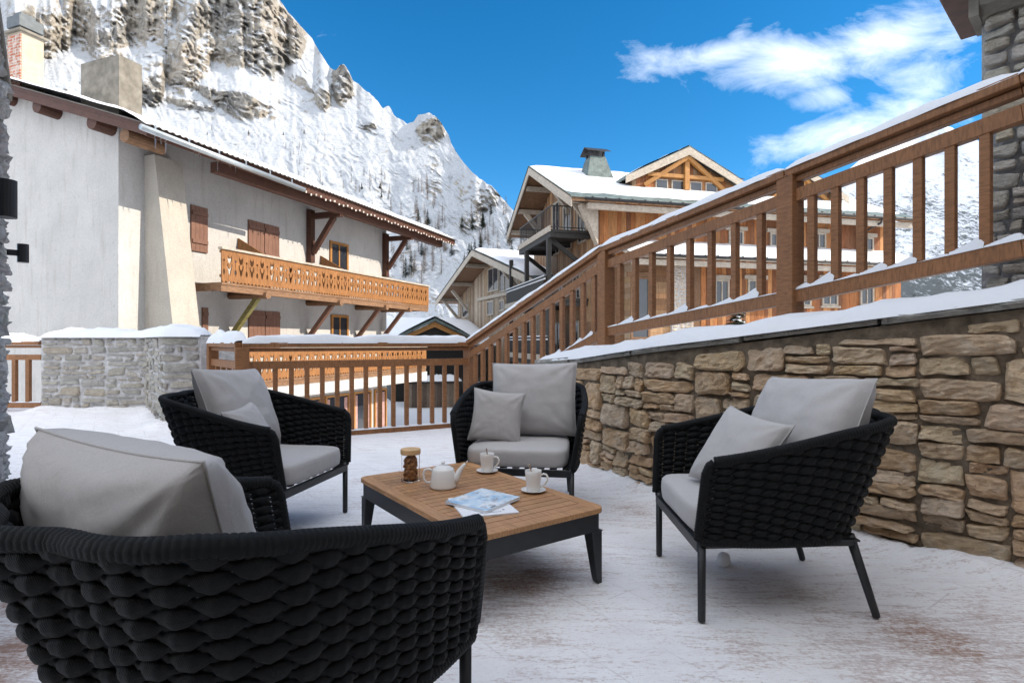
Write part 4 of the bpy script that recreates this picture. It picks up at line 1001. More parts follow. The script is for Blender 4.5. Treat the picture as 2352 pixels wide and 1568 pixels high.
# roof
q = MB(); RS0, RS1 = -1.62, 13.0
q.prism([H(RS0, .35, EZ), H(RS0, -9, roof_z(-9)), H(RS0, -17, roof_z(-9)-SLP*8), H(RS0, -17, roof_z(-9)-SLP*8+.07), H(RS0, -9, roof_z(-9)+.08), H(RS0, .35, EZ+.08)], uu_*(RS1-RS0)); roof = q.build('roof', M['redwood'], wh)
q = MB()
def shp(s_, t_):
    s = RS0-.05+(RS1-RS0+.1)*s_; o = .47-9.5*t_; z = roof_z(o)+.10+.020*math.sin(s*2*math.pi/.16)
    return H(s, o, z+(-.02 if t_ == 0 else 0))
q.grid(shp, 740, 6); q.build('roof_sheet', M['sheet'], roof)
q = MB()
def rsn(s_, t_):
    s = RS0-.04+(RS1-RS0-.02)*s_; o = .40-9.35*t_+.05*nz((s*1.3, 1, 3)); e = min(1, t_*9, (1-s_)*60, s_*40+.7)
    return H(s, o, roof_z(o)+.115+(.17+.04*fb((s*.8, o*.8, 2), 1, 3))*e+.016*math.sin(s*2*math.pi/.16)*max(0, 1-t_*3)-(.03 if t_ == 0 else 0))
q.grid(rsn, 420, 28); q.build('roof_snow', M['snow'], roof, smooth=True)
q = MB(); q.beam(H(RS0, .33, EZ-.06), H(RS1, .33, EZ-.06), .05, .22); q.beam(H(RS0+.04, .38, EZ-.05), H(RS0+.04, -9, roof_z(-9)-.05), .05, .24); q.build('fascia', M['redwood'], wh)
q = MB(); q.beam(H(.4, -.02, EZ-.22), H(12.3, -.02, EZ-.22), .22, .26); q.build('purlin', M['redwood'], wh)
for o in (-1.5, -3.4, -5.1, -7.2):
    q = MB(); q.tube([H(RS0+.10, o, roof_z(o)-.22), H(S0+.7, o-.0, roof_z(o)-.22)], .165, 14); q.build('purlin', M['redwood'], wh)
q = MB(); q.tube([H(-1.45, -.55, EZ-.0), H(-.55, -.55, EZ-.0)], .15, 14); q.build('purlin', M['oldwood'], wh)
q = MB()
for k in range(30): s = .2+k*.43; q = MB(); q.frame(H(s, -1.28, roof_z(-1.28)-.10), uu_*.09, no_*1.60+Vector((0, 0, -SLP*1.60)), (0, 0, .09)); q.build('rafter', M['redwood'], wh)
# gutter with a loose end and its brackets, string of little bulbs along the eave
q = MB(); a, b = H(-1.85, .50, EZ-.09), H(3.0, .50, EZ-.18); q.tube([a, b], .065, 12); q.build('gutter', M['zinc'], wh, smooth=True)
q = MB()
for k in range(6): p = a.lerp(b, (k+.4)/6); q = MB(); q.beam(p+Vector((0, 0, -.06)), p+Vector((0, 0, .16)), .03, .02); q.build('gutter_bracket', M['zinc'], wh)
q = MB()
for k in range(46): s = 3.2+k*.215; c_ = H(s, .40, EZ-.15-.03*math.sin(k*1.9)); q = MB(); q.tube([c_, c_+Vector((0, 0, -.055))], .022, 6); q.build('light_bulb', M['bulb'], wh)
# eave brackets
for xw in (708, 881):
    s = s_at(xw, WO); q = MB(); q.beam(H(s, WO+.10, 3.72), H(s, WO+.10, EZ-.12), .20, .20, up=no_); q.beam(H(s, WO, EZ-.34), H(s, .05, EZ-.34), .18, .18); q.beam(H(s, WO+.2, 4.05), H(s, -.25, EZ-.42), .15, .16); q.build('eave_bracket', M['redwood'], wh, bevel=.01)
# shutters and windows
def shutter(x0_, x1_, y0_, y1_, leaves):
    s0, s1 = s_at(x0_, WO), s_at(x1_, WO); sm = (s0+s1)/2; zt, zb = z_at(y0_, s0, WO), z_at(y1_, s0, WO); w = (s1-s0)/leaves
    for l in range(leaves):
        q = MB(); n = 4
        for k in range(n): q.frame(H(s0+w*l+.012+(w-.024)*k/n, WO-.02, zb), uu_*((w-.024)/n-.006), no_*.065, (0, 0, zt-zb))
        for zz in (zb+.18*(zt-zb), zb+.8*(zt-zb)): q.frame(H(s0+w*l+.03, WO+.045, zz), uu_*(w-.06), no_*.03, (0, 0, .10))
        q.build('shutter', M['shutter'], wh)
def window(x0_, x1_, y0_, y1_, depth=.08):
    s0, s1 = s_at(x0_, WO), s_at(x1_, WO); zt, zb = z_at(y0_, s0, WO), z_at(y1_, s0, WO); f = MB(); fw = .09
    f.frame(H(s0, WO-.02, zb), uu_*fw, no_*depth, (0, 0, zt-zb)); f.frame(H(s1-fw, WO-.02, zb), uu_*fw, no_*depth, (0, 0, zt-zb)); f.frame(H(s0+fw, WO-.02, zb), uu_*(s1-s0-2*fw), no_*depth, (0, 0, fw)); f.frame(H(s0+fw, WO-.02, zt-fw), uu_*(s1-s0-2*fw), no_*depth, (0, 0, fw)); f.frame(H((s0+s1)/2-.03, WO-.02, zb+fw), uu_*.06, no_*depth*.8, (0, 0, zt-zb-2*fw))
    w = f.build('window', M['window_frame'], wh)
    g = MB(); g.frame(H(s0+.02, WO-.02, zb+.02), uu_*(s1-s0-.04), no_*.045, (0, 0, zt-zb-.04)); g.build('pane', M['glasspane'], w)
shutter(436, 476, 470, 575, 1); shutter(568, 640, 504, 600, 2); window(756, 798, 552, 625)
shutter(462, 477, 706, 800, 1); shutter(569, 642, 712, 800, 2); window(759, 798, 722, 800)
for k in range(16):
    rk = random.Random(k+40); sI = rk.choice((rk.uniform(-1.7, 2.9), rk.uniform(3, 12.6))); zI = EZ-.16-.09*(sI+1.85)/4.85 if sI < 3 else EZ-.06
    q = MB(); t0_ = H(sI, .49, zI); q.tube([t0_, t0_+Vector((0, 0, -rk.uniform(.08, .30)))], .012, 6, rr=[.014, .002]); q.build('icicle', M['glass'], wh)
# carved balconies
def curve_mesh(outer, holes, th):
    cu_ = bpy.data.curves.new('tmp', 'CURVE'); cu_.dimensions = '2D'; cu_.fill_mode = 'BOTH'; cu_.extrude = th/2
    for pl in [outer]+holes:
        sp_ = cu_.splines.new('POLY'); sp_.points.add(len(pl)-1); sp_.use_cyclic_u = True
        for pt, (x, y) in zip(sp_.points, pl): pt.co = (x, y, 0, 1)
    ob = bpy.data.objects.new('tmp', cu_); C.objects.link(ob); dg = bpy.context.evaluated_depsgraph_get(); me = bpy.data.meshes.new_from_object(ob.evaluated_get(dg))
    bpy.data.objects.remove(ob); bpy.data.curves.remove(cu_); return me
def ell(cx, cy, rx, ry, n=10): return [(cx+rx*math.cos(6.2832*k/n), cy+ry*math.sin(6.2832*k/n)) for k in range(n)]
def mir(pts, cx): return pts+[(2*cx-x, y) for x, y in reversed(pts)]
UW = .36; PH = .78
def unit_holes(x):
    cx = x+UW*.62; c2 = x+UW*.13; hs = []
    m = lambda pts: [(cx+a, b*PH) for a, b in pts]+[(cx-a, b*PH) for a, b in reversed(pts) if a > 1e-6]
    hs.append(m([(0, .80), (.022, .74), (.058, .86), (.066, .72), (.048, .63), (.014, .575), (0, .575)]))          # tulip
    hs.append(m([(0, .16), (.036, .27), (.044, .35), (.078, .47), (.080, .54), (.060, .575), (.042, .54), (.050, .50), (.024, .43), (0, .40)]))  # horned heart
    hs.append(ell(c2, .66*PH, .032, .038))
    hs.append([(c2, .15*PH), (c2+.036, .28*PH), (c2+.030, .35*PH), (c2, .41*PH), (c2-.030, .35*PH), (c2-.036, .28*PH)])
    hs.append([(c2+.006, .42*PH), (c2+.008, .60*PH), (c2-.008, .60*PH), (c2-.006, .42*PH)])
    return hs
def balcony(s0, s1, z0, label_z, slab):
    L_ = s1-s0; n = int(L_/UW); bo = MB(); bo.frame(H(s0, WO, z0), uu_*L_, no_*1.3, (0, 0, .06)); bo.frame(H(s0, -.16, z0-.16), uu_*L_, no_*.14, (0, 0, .16))
    for s in (s0, s1-.1): bo.frame(H(s, WO, z0-.14), uu_*.1, no_*1.14, (0, 0, .14))
    fl = bo.build('balcony', M['oldwood'], wh)
    outer = [(0, 0)]
    for k in range(n*3): x = L_*(k+.5)/(n*3); outer += [(x-.045, 0.0), (x-.02, -.035), (x+.02, -.035), (x+.045, 0.0)]
    outer += [(L_, 0), (L_, PH), (0, PH)]; holes = []
    for k in range(n): holes += unit_holes(k*UW+.02)
    me = curve_mesh(outer, holes, .03)
    mat4 = Matrix.Identity(4)
    for r_, (vx, vy, vz, vo) in enumerate(zip(uu_, (0, 0, 1), no_, H(s0, -.015, z0+.10))): mat4[r_][0], mat4[r_][1], mat4[r_][2], mat4[r_][3] = vx, vy, vz, vo
    me.transform(wh.matrix_world.inverted() @ mat4); me.materials.clear(); me.materials.append(M['balcony']); ob = bpy.data.objects.new('carved_panel', me); C.objects.link(ob); ob.parent = fl
    # board joints, rails
    q = MB(); q.frame(H(s0-.03, -.09, z0+.885), uu_*(L_+.06), no_*.14, (0, 0, .055)); q.build('top_rail', M['greywood'], fl)
    q = MB()
    for zz in (z0+.80, z0+.19): q.frame(H(s0, -.08, zz), uu_*L_, no_*.047, (0, 0, .07))
    for k in range(5): q.frame(H(s0+L_*(k+.05)/4.4, -.16, z0-.12), uu_*.08, no_*.125, (0, 0, .99))
    q.build('rail_post', M['oldwood'], fl)
    # the far end of the balcony is closed by plain boards
    q = MB()
    for k in range(8): q.frame(H(s1-.03, WO+.02+k*.155, z0+.12), uu_*.03, no_*.148, (0, 0, .76))
    q.build('end_panel', M['balcony'], fl)
    return fl
b1 = balcony(.62, 11.2, 2.52, 0, False); b2 = balcony(.62, 11.0, -.02, 0, True)
q = MB(); q.frame(H(.5, WO, -.52), uu_*10.6, no_*1.28, (0, 0, .36)); q.build('balcony_slab', M['stucco'], wh)
for k, (xw, st) in enumerate(((528, 'green'), (706, 0), (818, 0), (876, 0))):
    s = s_at(xw, WO); q = MB(); q.tube([H(s, WO-.05, 2.38), H(s, .08, 2.36)], .10, 10)
    q.build('balcony_joist', M['oldwood'], wh)
    q = MB(); q.beam(H(s, WO+.02, 1.20), H(s, -.30, 2.30), .13, .13); q.build('balcony_strut', m_wood('mossy_timber', (.27, .24, .09), .6, .7, (1, 1, 4), 8) if st else M['shutter'], wh)
    q = MB(); q.frame(H(s-.11, WO-.02, .95), uu_*.22, no_*.24, (0, 0, .26)); q.build('corbel', M['shutter'], wh)
# sloping dividers standing on the balcony
for xw in (545, 735): s = s_at(xw, WO); q = MB(); q.prism([H(s, WO+.02, 2.58), H(s, -.12, 2.58), H(s, -.12, 3.42), H(s, WO+.02, 4.05)], uu_*.04); q.build('balcony_divider', M['balcony'], wh)
# ground floor: glazed front with red curtains
for (x0_, x1_) in ((585, 665), (675, 735), (745, 800), (810, 850), (858, 885)):
    s0, s1 = s_at(x0_, WO), s_at(x1_, WO); f = MB(); zb, zt = GZ, -.80; fw = .07
    for s in (s0, s1-fw): f.frame(H(s, WO-.02, zb), uu_*fw, no_*.1, (0, 0, zt-zb))
    f.frame(H(s0+fw, WO-.02, zt-fw), uu_*(s1-s0-2*fw), no_*.1, (0, 0, fw)); w = f.build('window', M['window_frame'], wh)
    g = MB(); g.frame(H(s0+.02, WO-.02, zb), uu_*(s1-s0-.04), no_*.035, (0, 0, zt-zb-.03)); g.build('pane', M['glasspane'], w)
    g = MB()
    for a in (s0+fw+.02, s1-fw-.20): g.frame(H(a, WO+.02, zb), uu_*.17, no_*.012, (0, 0, zt-zb-.14))
    g.build('curtain', M['curtain'], w)
# chimneys
def chim(s0, s1, o0, o1, ztop, zbot, mats, snow=True):
    q = MB(); q.prism([H(s0, o0, zbot), H(s1, o0, zbot), H(s1, o1, zbot), H(s0, o1, zbot)], (0, 0, ztop-zbot)); c_ = q.build('chimney', mats[0], wh)
    if len(mats) > 1:
        q = MB(); q.frame(H(s0-.012, o1+.03, zbot), uu_*.02, -no_*(o1-o0-.0)+no_*0+(-no_*0), (0, 0, ztop-zbot-.02)) if False else q.frame(H(s0-.015, o0+.02, zbot), uu_*.03, no_*(o1-o0-.02), (0, 0, ztop-zbot-.05)); q.build('brick_face', mats[1], c_)
    if snow: q = MB(); snowcap(q, lambda t_, o: H(s0+(s1-s0)*t_, o1-.02-(o1-o0-.04)*o, ztop), 16, .02, .98, .05, 5); q.build('chimney_snow', M['snow'], c_, smooth=True)
    return c_
chim(-.92, -.36, -2.80, -1.48, 7.78, 5.9, [M['concrete']])
c1_ = chim(-.92, -.40, -5.62, -5.08, 9.02, 7.0, [M['chimney_render'], M['brick']], False)
q = MB(); q.frame(H(-.99, -5.68, 9.02), uu_*.66, no_*.68, (0, 0, .06)); q.build('chimney_slab', M['concrete'], c1_)
q = MB(); q.tube([H(-.66, -5.35, 9.08), H(-.66, -5.35, 9.16)], .10, 12); q.prism([H(-.95, -5.62, 9.16), H(-.38, -5.62, 9.16), H(-.38, -5.10, 9.16), H(-.95, -5.10, 9.16)], (0, 0, .30)); q.prism([H(-.86, -5.5, 9.46), H(-.5, -5.5, 9.46), H(-.5, -5.2, 9.46), H(-.86, -5.2, 9.46)], (0, 0, .12)); q.build('chimney_cowl', M['cowl'], c1_, bevel=.02)

# ------------------------------------------------------------------ timber chalets beyond the railing
def board_wall(mb, o, X, Zh, N, w, pal, rnd, th=.025, horiz=False, topf=None):
    """cladding of single boards; o corner, X horizontal vector, Zh height, N outward"""
    o, X, N = Vector(o), Vector(X), Vector(N).normalized(); L_ = X.length; xd = X/L_; u = 0
    if horiz:
        n = int(Zh/w); h = Zh/n
        for k in range(n):
            c = rnd.choice(pal); f_ = rnd.uniform(.75, 1.15); mb.col = tuple(v*f_ for v in c); a0, a1 = 0, L_
            if topf: a0, a1 = topf(h*(k+.5))
            if a1 > a0: mb.frame(o+xd*a0+Vector((0, 0, h*k+.004)), xd*(a1-a0), N*(th+rnd.uniform(0, .012)), (0, 0, h-.008))
        return
    while u < L_-.01:
        bw_ = min(w*rnd.uniform(.8, 1.25), L_-u); c = rnd.choice(pal); f_ = rnd.uniform(.7, 1.15); mb.col = tuple(v*f_ for v in c)
        hh = topf(u+bw_/2) if topf else Zh
        if hh > .05: mb.frame(o+xd*(u+.004), xd*(bw_-.008), N*(th+rnd.uniform(0, .01)), (0, 0, hh))
        u += bw_
ORANGE = [(.46, .18, .06), (.38, .14, .045), (.52, .24, .09), (.27, .10, .04), (.48, .22, .085), (.22, .09, .04)]
BROWN = [(.30, .15, .07), (.36, .19, .09), (.25, .13, .065), (.42, .25, .13), (.34, .22, .13)]
PALEW = [(.42, .33, .24), (.36, .27, .19), (.48, .39, .30), (.30, .21, .14), (.40, .28, .17)]
class Fr:
    """a building frame: a along the ridge, b across it towards the viewer"""
    def __init__(s, o, phi): s.o = Vector((o[0], o[1], 0)); s.v = Vector((math.cos(R(phi)), math.sin(R(phi)), 0)); s.g = Vector((s.v.y, -s.v.x, 0))
    def __call__(s, a, b, z): return s.o+s.v*a+s.g*b+Vector((0, 0, z))
    def a_at(s, x, b): k = (x-1176)/F; q = s.o+s.g*b; return (k*q.y-q.x)/(s.v.x-k*s.v.y)
    def b_at(s, x, a): k = (x-1176)/F; q = s.o+s.v*a; return (k*q.y-q.x)/(s.g.x-k*s.g.y)
    def z_at(s, y, a, b): return HC+(784-y)*s(a, b, 0).y/F
def gable_roof(fr, parent, a0, a1, zr, bf, zf, bb, zb, th=.16, snow=.16, name='roof', seed=1, barge=True, matb='greywood', pur=5):
    """ridge height zr at b=0; eaves zf at b=bf (near) and zb at b=-bb (far)"""
    q = MB(); q.prism([fr(a0, bf, zf), fr(a0, 0, zr), fr(a0, -bb, zb), fr(a0, -bb, zb+th), fr(a0, 0, zr+th), fr(a0, bf, zf+th)], fr.v*(a1-a0)); rf = q.build(name, M['oldwood'], parent)
    q = MB()
    def sh(t_): o = [(bf+.06, zf+th+.01-.02), (bf+.02, zf+th+.05), (0, zr+th+.05), (-bb-.04, zb+th+.05)]; i = min(2, int(t_*3)); f_ = t_*3-i; return o[i][0]*(1-f_)+o[i+1][0]*f_, o[i][1]*(1-f_)+o[i+1][1]*f_
    q.grid(lambda s_, t_: fr(a0-.05+(a1-a0+.1)*s_, *sh(t_)), 2, 4); q.build('roof_slates', M['slate'], rf)
    q = MB(); La = a1-a0
    def sn(s_, t_):
        a = a0+.03+(La-.06)*s_; b = bf-.10-(bf+bb-.2)*t_-(.30+.16*nz((a*.9, 3, seed))+.10*nz((a*3.1, 1, seed)))*max(0, 1-t_*2); z = (zr+(zf-zr)*(b/bf) if b > 0 else zr+(zb-zr)*(-b/bb))+th+.03
        e = min(1, t_*14+.25, (1-t_)*14+.2, s_*La*2+.3, (1-s_)*La*2+.3)
        return fr(a, b+.05*nz((a*1.1, 0, seed)), z+snow*e*(1+.35*fb((a*.5, b*.6, seed), 1, 3)+.18*nz((a*2.2, b*2.2, seed)))-(.06 if t_ in (0, 1) else 0))
    q.grid(sn, max(12, int(La*3)), 24); q.build('roof_snow', M['snow'], rf, smooth=True)
    if barge:
        for a in (a0-.03, a1-.0): q = MB(); q.prism([fr(a, bf, zf-.26), fr(a, 0, zr-.24), fr(a, -bb, zb-.26), fr(a, -bb, zb+th-.02), fr(a, 0, zr+th-.02), fr(a, bf, zf+th-.02)], fr.v*.05); q.build('barge_board', M[matb], rf)
        for k in range(pur):
            b = bf*.86-(bf+bb)*.86*k/(pur-1); z = (zr+(zf-zr)*(b/bf) if b > 0 else zr+(zb-zr)*(-b/bb))-.18
            q = MB(); q.beam(fr(a0+.12, b, z), fr(a0+2.3, b, z), .20, .24); q.build('purlin', M['greywood'], rf)
    return rf
def gutter(fr, parent, a0, a1, b, z):
    q = MB(); q.tube([fr(a0, b, z), fr(a1, b, z)], .06, 8); q.build('gutter', M['darkmetal'], parent, smooth=True)
    for k in range(int((a1-a0)/.6)): a = a0+.3+k*.6; q = MB(); q.frame(fr(a, b-.12, z+.03), fr.v*.05, fr.g*.18, (0, 0, .05)); q.build('gutter_bracket', M['darkmetal'], parent)
def win(fr, parent, axis, c0, c1, z0, z1, fixed, fmat='greywood', mull=1, lintel=True, curtain=False):
    """axis 'a': window in the wall b=fixed facing the viewer; axis 'b': window in the gable a=fixed"""
    if axis == 'a': pt = lambda c, n, z: fr(c, fixed+n, z); X, N = fr.v, fr.g
    else: pt = lambda c, n, z: fr(fixed-n, c, z); X, N = fr.g, -fr.v
    w = c1-c0; f = MB(); fw = .09
    for c in (c0, c1-fw): f.frame(pt(c, .0, z0), X*fw, N*.07, (0, 0, z1-z0))
    for z in (z0, z1-fw): f.frame(pt(c0+fw, .0, z), X*(w-2*fw), N*.07, (0, 0, fw))
    for k in range(mull): c = c0+w*(k+1)/(mull+1)-.03; f.frame(pt(c, .0, z0+fw), X*.06, N*.06, (0, 0, z1-z0-2*fw))
    if lintel: f.frame(pt(c0-.18, .0, z1+.01), X*(w+.36), N*.10, (0, 0, .18)); f.frame(pt(c0-.1, .0, z0-.10), X*(w+.2), N*.12, (0, 0, .09))
    wo = f.build('window', M[fmat], parent); g = MB(); g.frame(pt(c0+.02, -.02, z0+.02), X*(w-.04), N*.05, (0, 0, z1-z0-.04)); g.build('pane', M['glasspane'], wo)
    return wo
# ---- the big chalet
fr = Fr((1.24, 30.0), 14.0); ch = thing('chalet', 'large orange boarded chalet with dormers and a slate chimney behind the sloping railing', 'chalet', fr(8, 0, GZ))
rnd = random.Random(12)
ZR_, BF, ZF_, BB, ZB_ = 10.10, 6.5, 6.95, 5.0, 7.45
rf = gable_roof(fr, ch, -.35, 17.6, ZR_, BF, ZF_, BB, ZB_, .16, .10, seed=3, pur=7)
gutter(fr, ch, .2, 17.6, BF+.12, ZF_+.10)
q = MB(); q.prism([fr(1.2, 5.35, GZ), fr(1.2, 5.35, 7.4), fr(1.2, 0, 9.95), fr(1.2, -4.3, 7.7), fr(1.2, -4.3, GZ)], fr.v*15.8); q.build('wall', M['oldwood'], ch)
def tri(u):                                     # gable outline for the boarding (u measured from b=5.35 back to -4.3)
    b = 5.35-u; return (9.9-(b/5.35)*2.5 if b > 0 else 9.9-(-b/4.3)*2.2)-2.0
q = MB(); board_wall(q, fr(1.2, 5.35, 2.0), -fr.g*9.65, 0, -fr.v, .22, BROWN, rnd, .03, topf=tri); q.build('gable_boards', M['boards'], ch, col=True)
q = MB(); board_wall(q, fr(1.2, 5.35, 4.9), fr.v*15.8, 2.45, fr.g, .20, ORANGE, rnd); q.build('upper_boards', M['boards'], ch, col=True)
# lower projecting storey with its own roof
q = MB(); q.prism([fr(2.6, 5.3, GZ), fr(2.6, 6.15, GZ), fr(2.6, 6.15, 5.0), fr(2.6, 5.3, 5.3)], fr.v*14.4); q.build('wall', M['oldwood'], ch)
q = MB(); board_wall(q, fr(5.9, 6.15, .2), fr.v*11.1, 4.55, fr.g, .20, ORANGE, rnd); q.build('lower_boards', M['boards'], ch, col=True)
q = MB(); board_wall(q, fr(2.6, 6.15, -1.5), fr.v*2.1, 6.2, fr.g, .24, BROWN, rnd, horiz=True); board_wall(q, fr(2.6, 6.15, -1.5), -fr.g*.8, 6.2, -fr.v, .24, PALEW, rnd, horiz=True); q.build('log_corner', M['boards'], ch, col=True)
q = MB(); q.prism([fr(1.9, 5.36, 5.42), fr(1.9, 7.45, 4.55), fr(1.9, 7.45, 4.69), fr(1.9, 5.36, 5.56)], fr.v*15.9); lr = q.build('lower_roof', M['greywood'], ch)
q = MB(); q.grid(lambda s_, t_: fr(1.92+15.86*s_, 7.40-2.02*t_, 4.70+.86*t_+(.13*min(1, t_*8+.3, s_*30+.3, (1-s_)*30+.3)*(1+.3*nz((s_*22, t_*2, 4))+.15*nz((s_*60, t_*6, 7))))-(.05 if t_ == 0 else 0)), 90, 12); q.build('roof_snow', M['snow'], lr, smooth=True)
gutter(fr, ch, 1.9, 17.8, 7.55, 4.66)
q = MB(); q.frame(fr(2.0, 7.2, 4.28), fr.v*15.7, fr.g*.18, (0, 0, .22)); q.frame(fr(.4, 6.25, 6.68), fr.v*17.0, fr.g*.18, (0, 0, .24)); q.build('eave_beam', M['greywood'], ch)
# stone pier in the lower storey
mb = MB(); a0_ = fr.a_at(1543, 6.3); a1_ = fr.a_at(1592, 6.3)
stones(mb, lambda u, v, n: fr(a0_+u, 6.33+n, v-1.0), a1_-a0_, 5.4, 71, (.2, .6), (.08, .2), .02, .03, [(.50, .45, .36), (.42, .40, .36), (.56, .50, .40)], nx=5, ny=4)
mb.build('stone_pier', M['stone_warm'], ch, smooth=True, col=True)
q = MB(); q.frame(fr(a0_, 6.1, -1.0), fr.v*(a1_-a0_), fr.g*.235, (0, 0, 5.4)); q.build('pier_core', M['mortar_pale'], ch)
for xw, w_, y0_, y1_ in ((1690, .8, 530, 556), (1782, .7, 535, 556), (1880, .8, 535, 558), (1990, .8, 545, 572)):
    a = fr.a_at(xw, 5.38); zt = fr.z_at(y0_, a, 5.38); win(fr, ch, 'a', a-w_/2, a+w_/2, 5.62 if True else 0, max(zt, 6.25), 5.38)
for xw, w_ in ((1657, .75), (1735, .85), (1845, .8), (1905, .9), (1990, .8)):
    a = fr.a_at(xw, 6.18); zt = fr.z_at(642, a, 6.18); win(fr, ch, 'a', a-w_/2, a+w_/2, zt-1.25, zt, 6.18)
q = MB(); a = fr.a_at(1470, 6.18); win(fr, ch, 'a', a-.45, a+.45, 1.2, 3.9, 6.18, 'oldwood', 0)
q = MB(); a = fr.a_at(1970, 5.45); q.tube([fr(a+.25, BF+.12, ZF_+.05), fr(a+.25, BF+.05, ZF_-.15), fr(a, 5.5, 6.4), fr(a, 5.5, 5.5)], .05, 8); q.build('downpipe', M['darkmetal'], ch)
# gable side: windows, three balconies, black posts and braces
for b0_, b1_, z0_, z1_ in ((3.3, 4.3, 5.7, 7.5), (1.2, 2.4, 5.7, 8.3), (-.6, .6, 5.7, 8.5), (2.6, 3.6, 3.1, 4.7), (.2, 1.2, 3.1, 4.7), (-2.2, -1.0, 3.1, 4.7), (2.2, 3.4, .3, 2.1), (-.4, .8, .3, 2.1)):
    win(fr, ch, 'b', b0_, b1_, z0_, z1_, 1.17, 'greywood', 1, False)
def chalet_balcony(b0, b1, z, a_out, metal, name='balcony'):
    q = MB(); q.prism([fr(1.15, b0, z), fr(a_out, b0, z), fr(a_out, b1, z), fr(1.15, b1, z)], (0, 0, -.12)); q.frame(fr(a_out, b0, z-.34), fr.v*.16, fr.g*(b1-b0), (0, 0, .215))
    for b in (b0+.05, (b0+b1)/2, b1-.25): q.frame(fr(a_out+.17, b, z-.34), fr.v*(.97-a_out), fr.g*.18, (0, 0, .215))
    bl_ = q.build(name, M['darkwood'], ch)
    q = MB()
    if metal:
        for zz, hh in ((z+1.02, .05), (z+.08, .04)): q.frame(fr(a_out+.02, b0, zz), fr.v*.04, fr.g*(b1-b0), (0, 0, hh)); q.frame(fr(a_out+.07, b1-.04, zz), fr.v*(1.07-a_out), fr.g*.04, (0, 0, hh)); q.frame(fr(a_out+.07, b0, zz), fr.v*(1.07-a_out), fr.g*.04, (0, 0, hh))
        n = int((b1-b0)/.13)
        for k in range(n): q.frame(fr(a_out+.03, b0+.06+k*.13, z+.12), fr.v*.018, fr.g*.018, (0, 0, .9))
        for k in range(int((1.1-a_out)/.13)):
            for b in (b0+.01, b1-.03): q.frame(fr(a_out+.12+k*.13, b, z+.12), fr.v*.018, fr.g*.018, (0, 0, .9))
        q.build('balcony_rail', M['darkmetal'], bl_)
    else:
        for k in range(int((b1-b0)/.20)): q.frame(fr(a_out+.03, b0+.02+k*.20, z+.12), fr.v*.025, fr.g*.15, (0, 0, .68))
        q.frame(fr(a_out, b0, z+.88), fr.v*.10, fr.g*(b1-b0), (0, 0, .09)); q.build('balcony_rail', M['darkwood'], bl_)
        q = MB(); q.grid(lambda s_, t_: fr(a_out+.10*t_, b0+(b1-b0)*s_, z+.972+.05*(1-abs(2*t_-1)**3)), 24, 5); q.frame(fr(a_out+.022, b0, z+.82), fr.v*.035, fr.g*(b1-b0), (0, 0, .055)); q.build('rail_snow', M['snow'], bl_)
    q = MB(); q.frame(fr(a_out-.06, b0-.05, z-.10), fr.v*.05, fr.g*(b1-b0+.1), (0, 0, .26)); q.build('balcony_edge', M['greywood'], bl_)
chalet_balcony(-.6, 4.9, 6.05, -.75, True); chalet_balcony(-2.8, 4.6, 3.05, -.95, False); chalet_balcony(-2.8, 4.9, .35, -.95, False)
for b in (-2.6, .7, 4.4): q = MB(); q.frame(fr(-.80, b, GZ), fr.v*.20, fr.g*.20, (0, 0, 5.71-GZ)); q.build('balcony_post', M['darkwood'], ch)
for b in (-.3, 4.3): q = MB(); q.beam(fr(1.1, b, 4.5), fr(-.5, b, 5.68), .16, .18); q.build('balcony_brace', M['darkwood'], ch)
for b in (4.9, 2.2, -2.6): q = MB(); zz = (9.9-(b/5.35)*2.5 if b > 0 else 9.9-(-b/4.3)*2.2); q.beam(fr(1.1, b, zz-1.3), fr(.15, b, zz-.15), .22, .24); q.beam(fr(1.0, b, zz-1.5), fr(1.0, b, zz-.1), .2, .22); q.build('roof_brace', M['greywood'], ch)
q = MB(); q.prism([fr(1.15, 5.35, 6.95), fr(1.15, 5.35, 5.3), fr(.2, 5.75, 6.9), fr(.2, 5.75, 6.95)], fr.v*0+fr.g*.4); q.build('roof_brace', M['greywood'], ch)
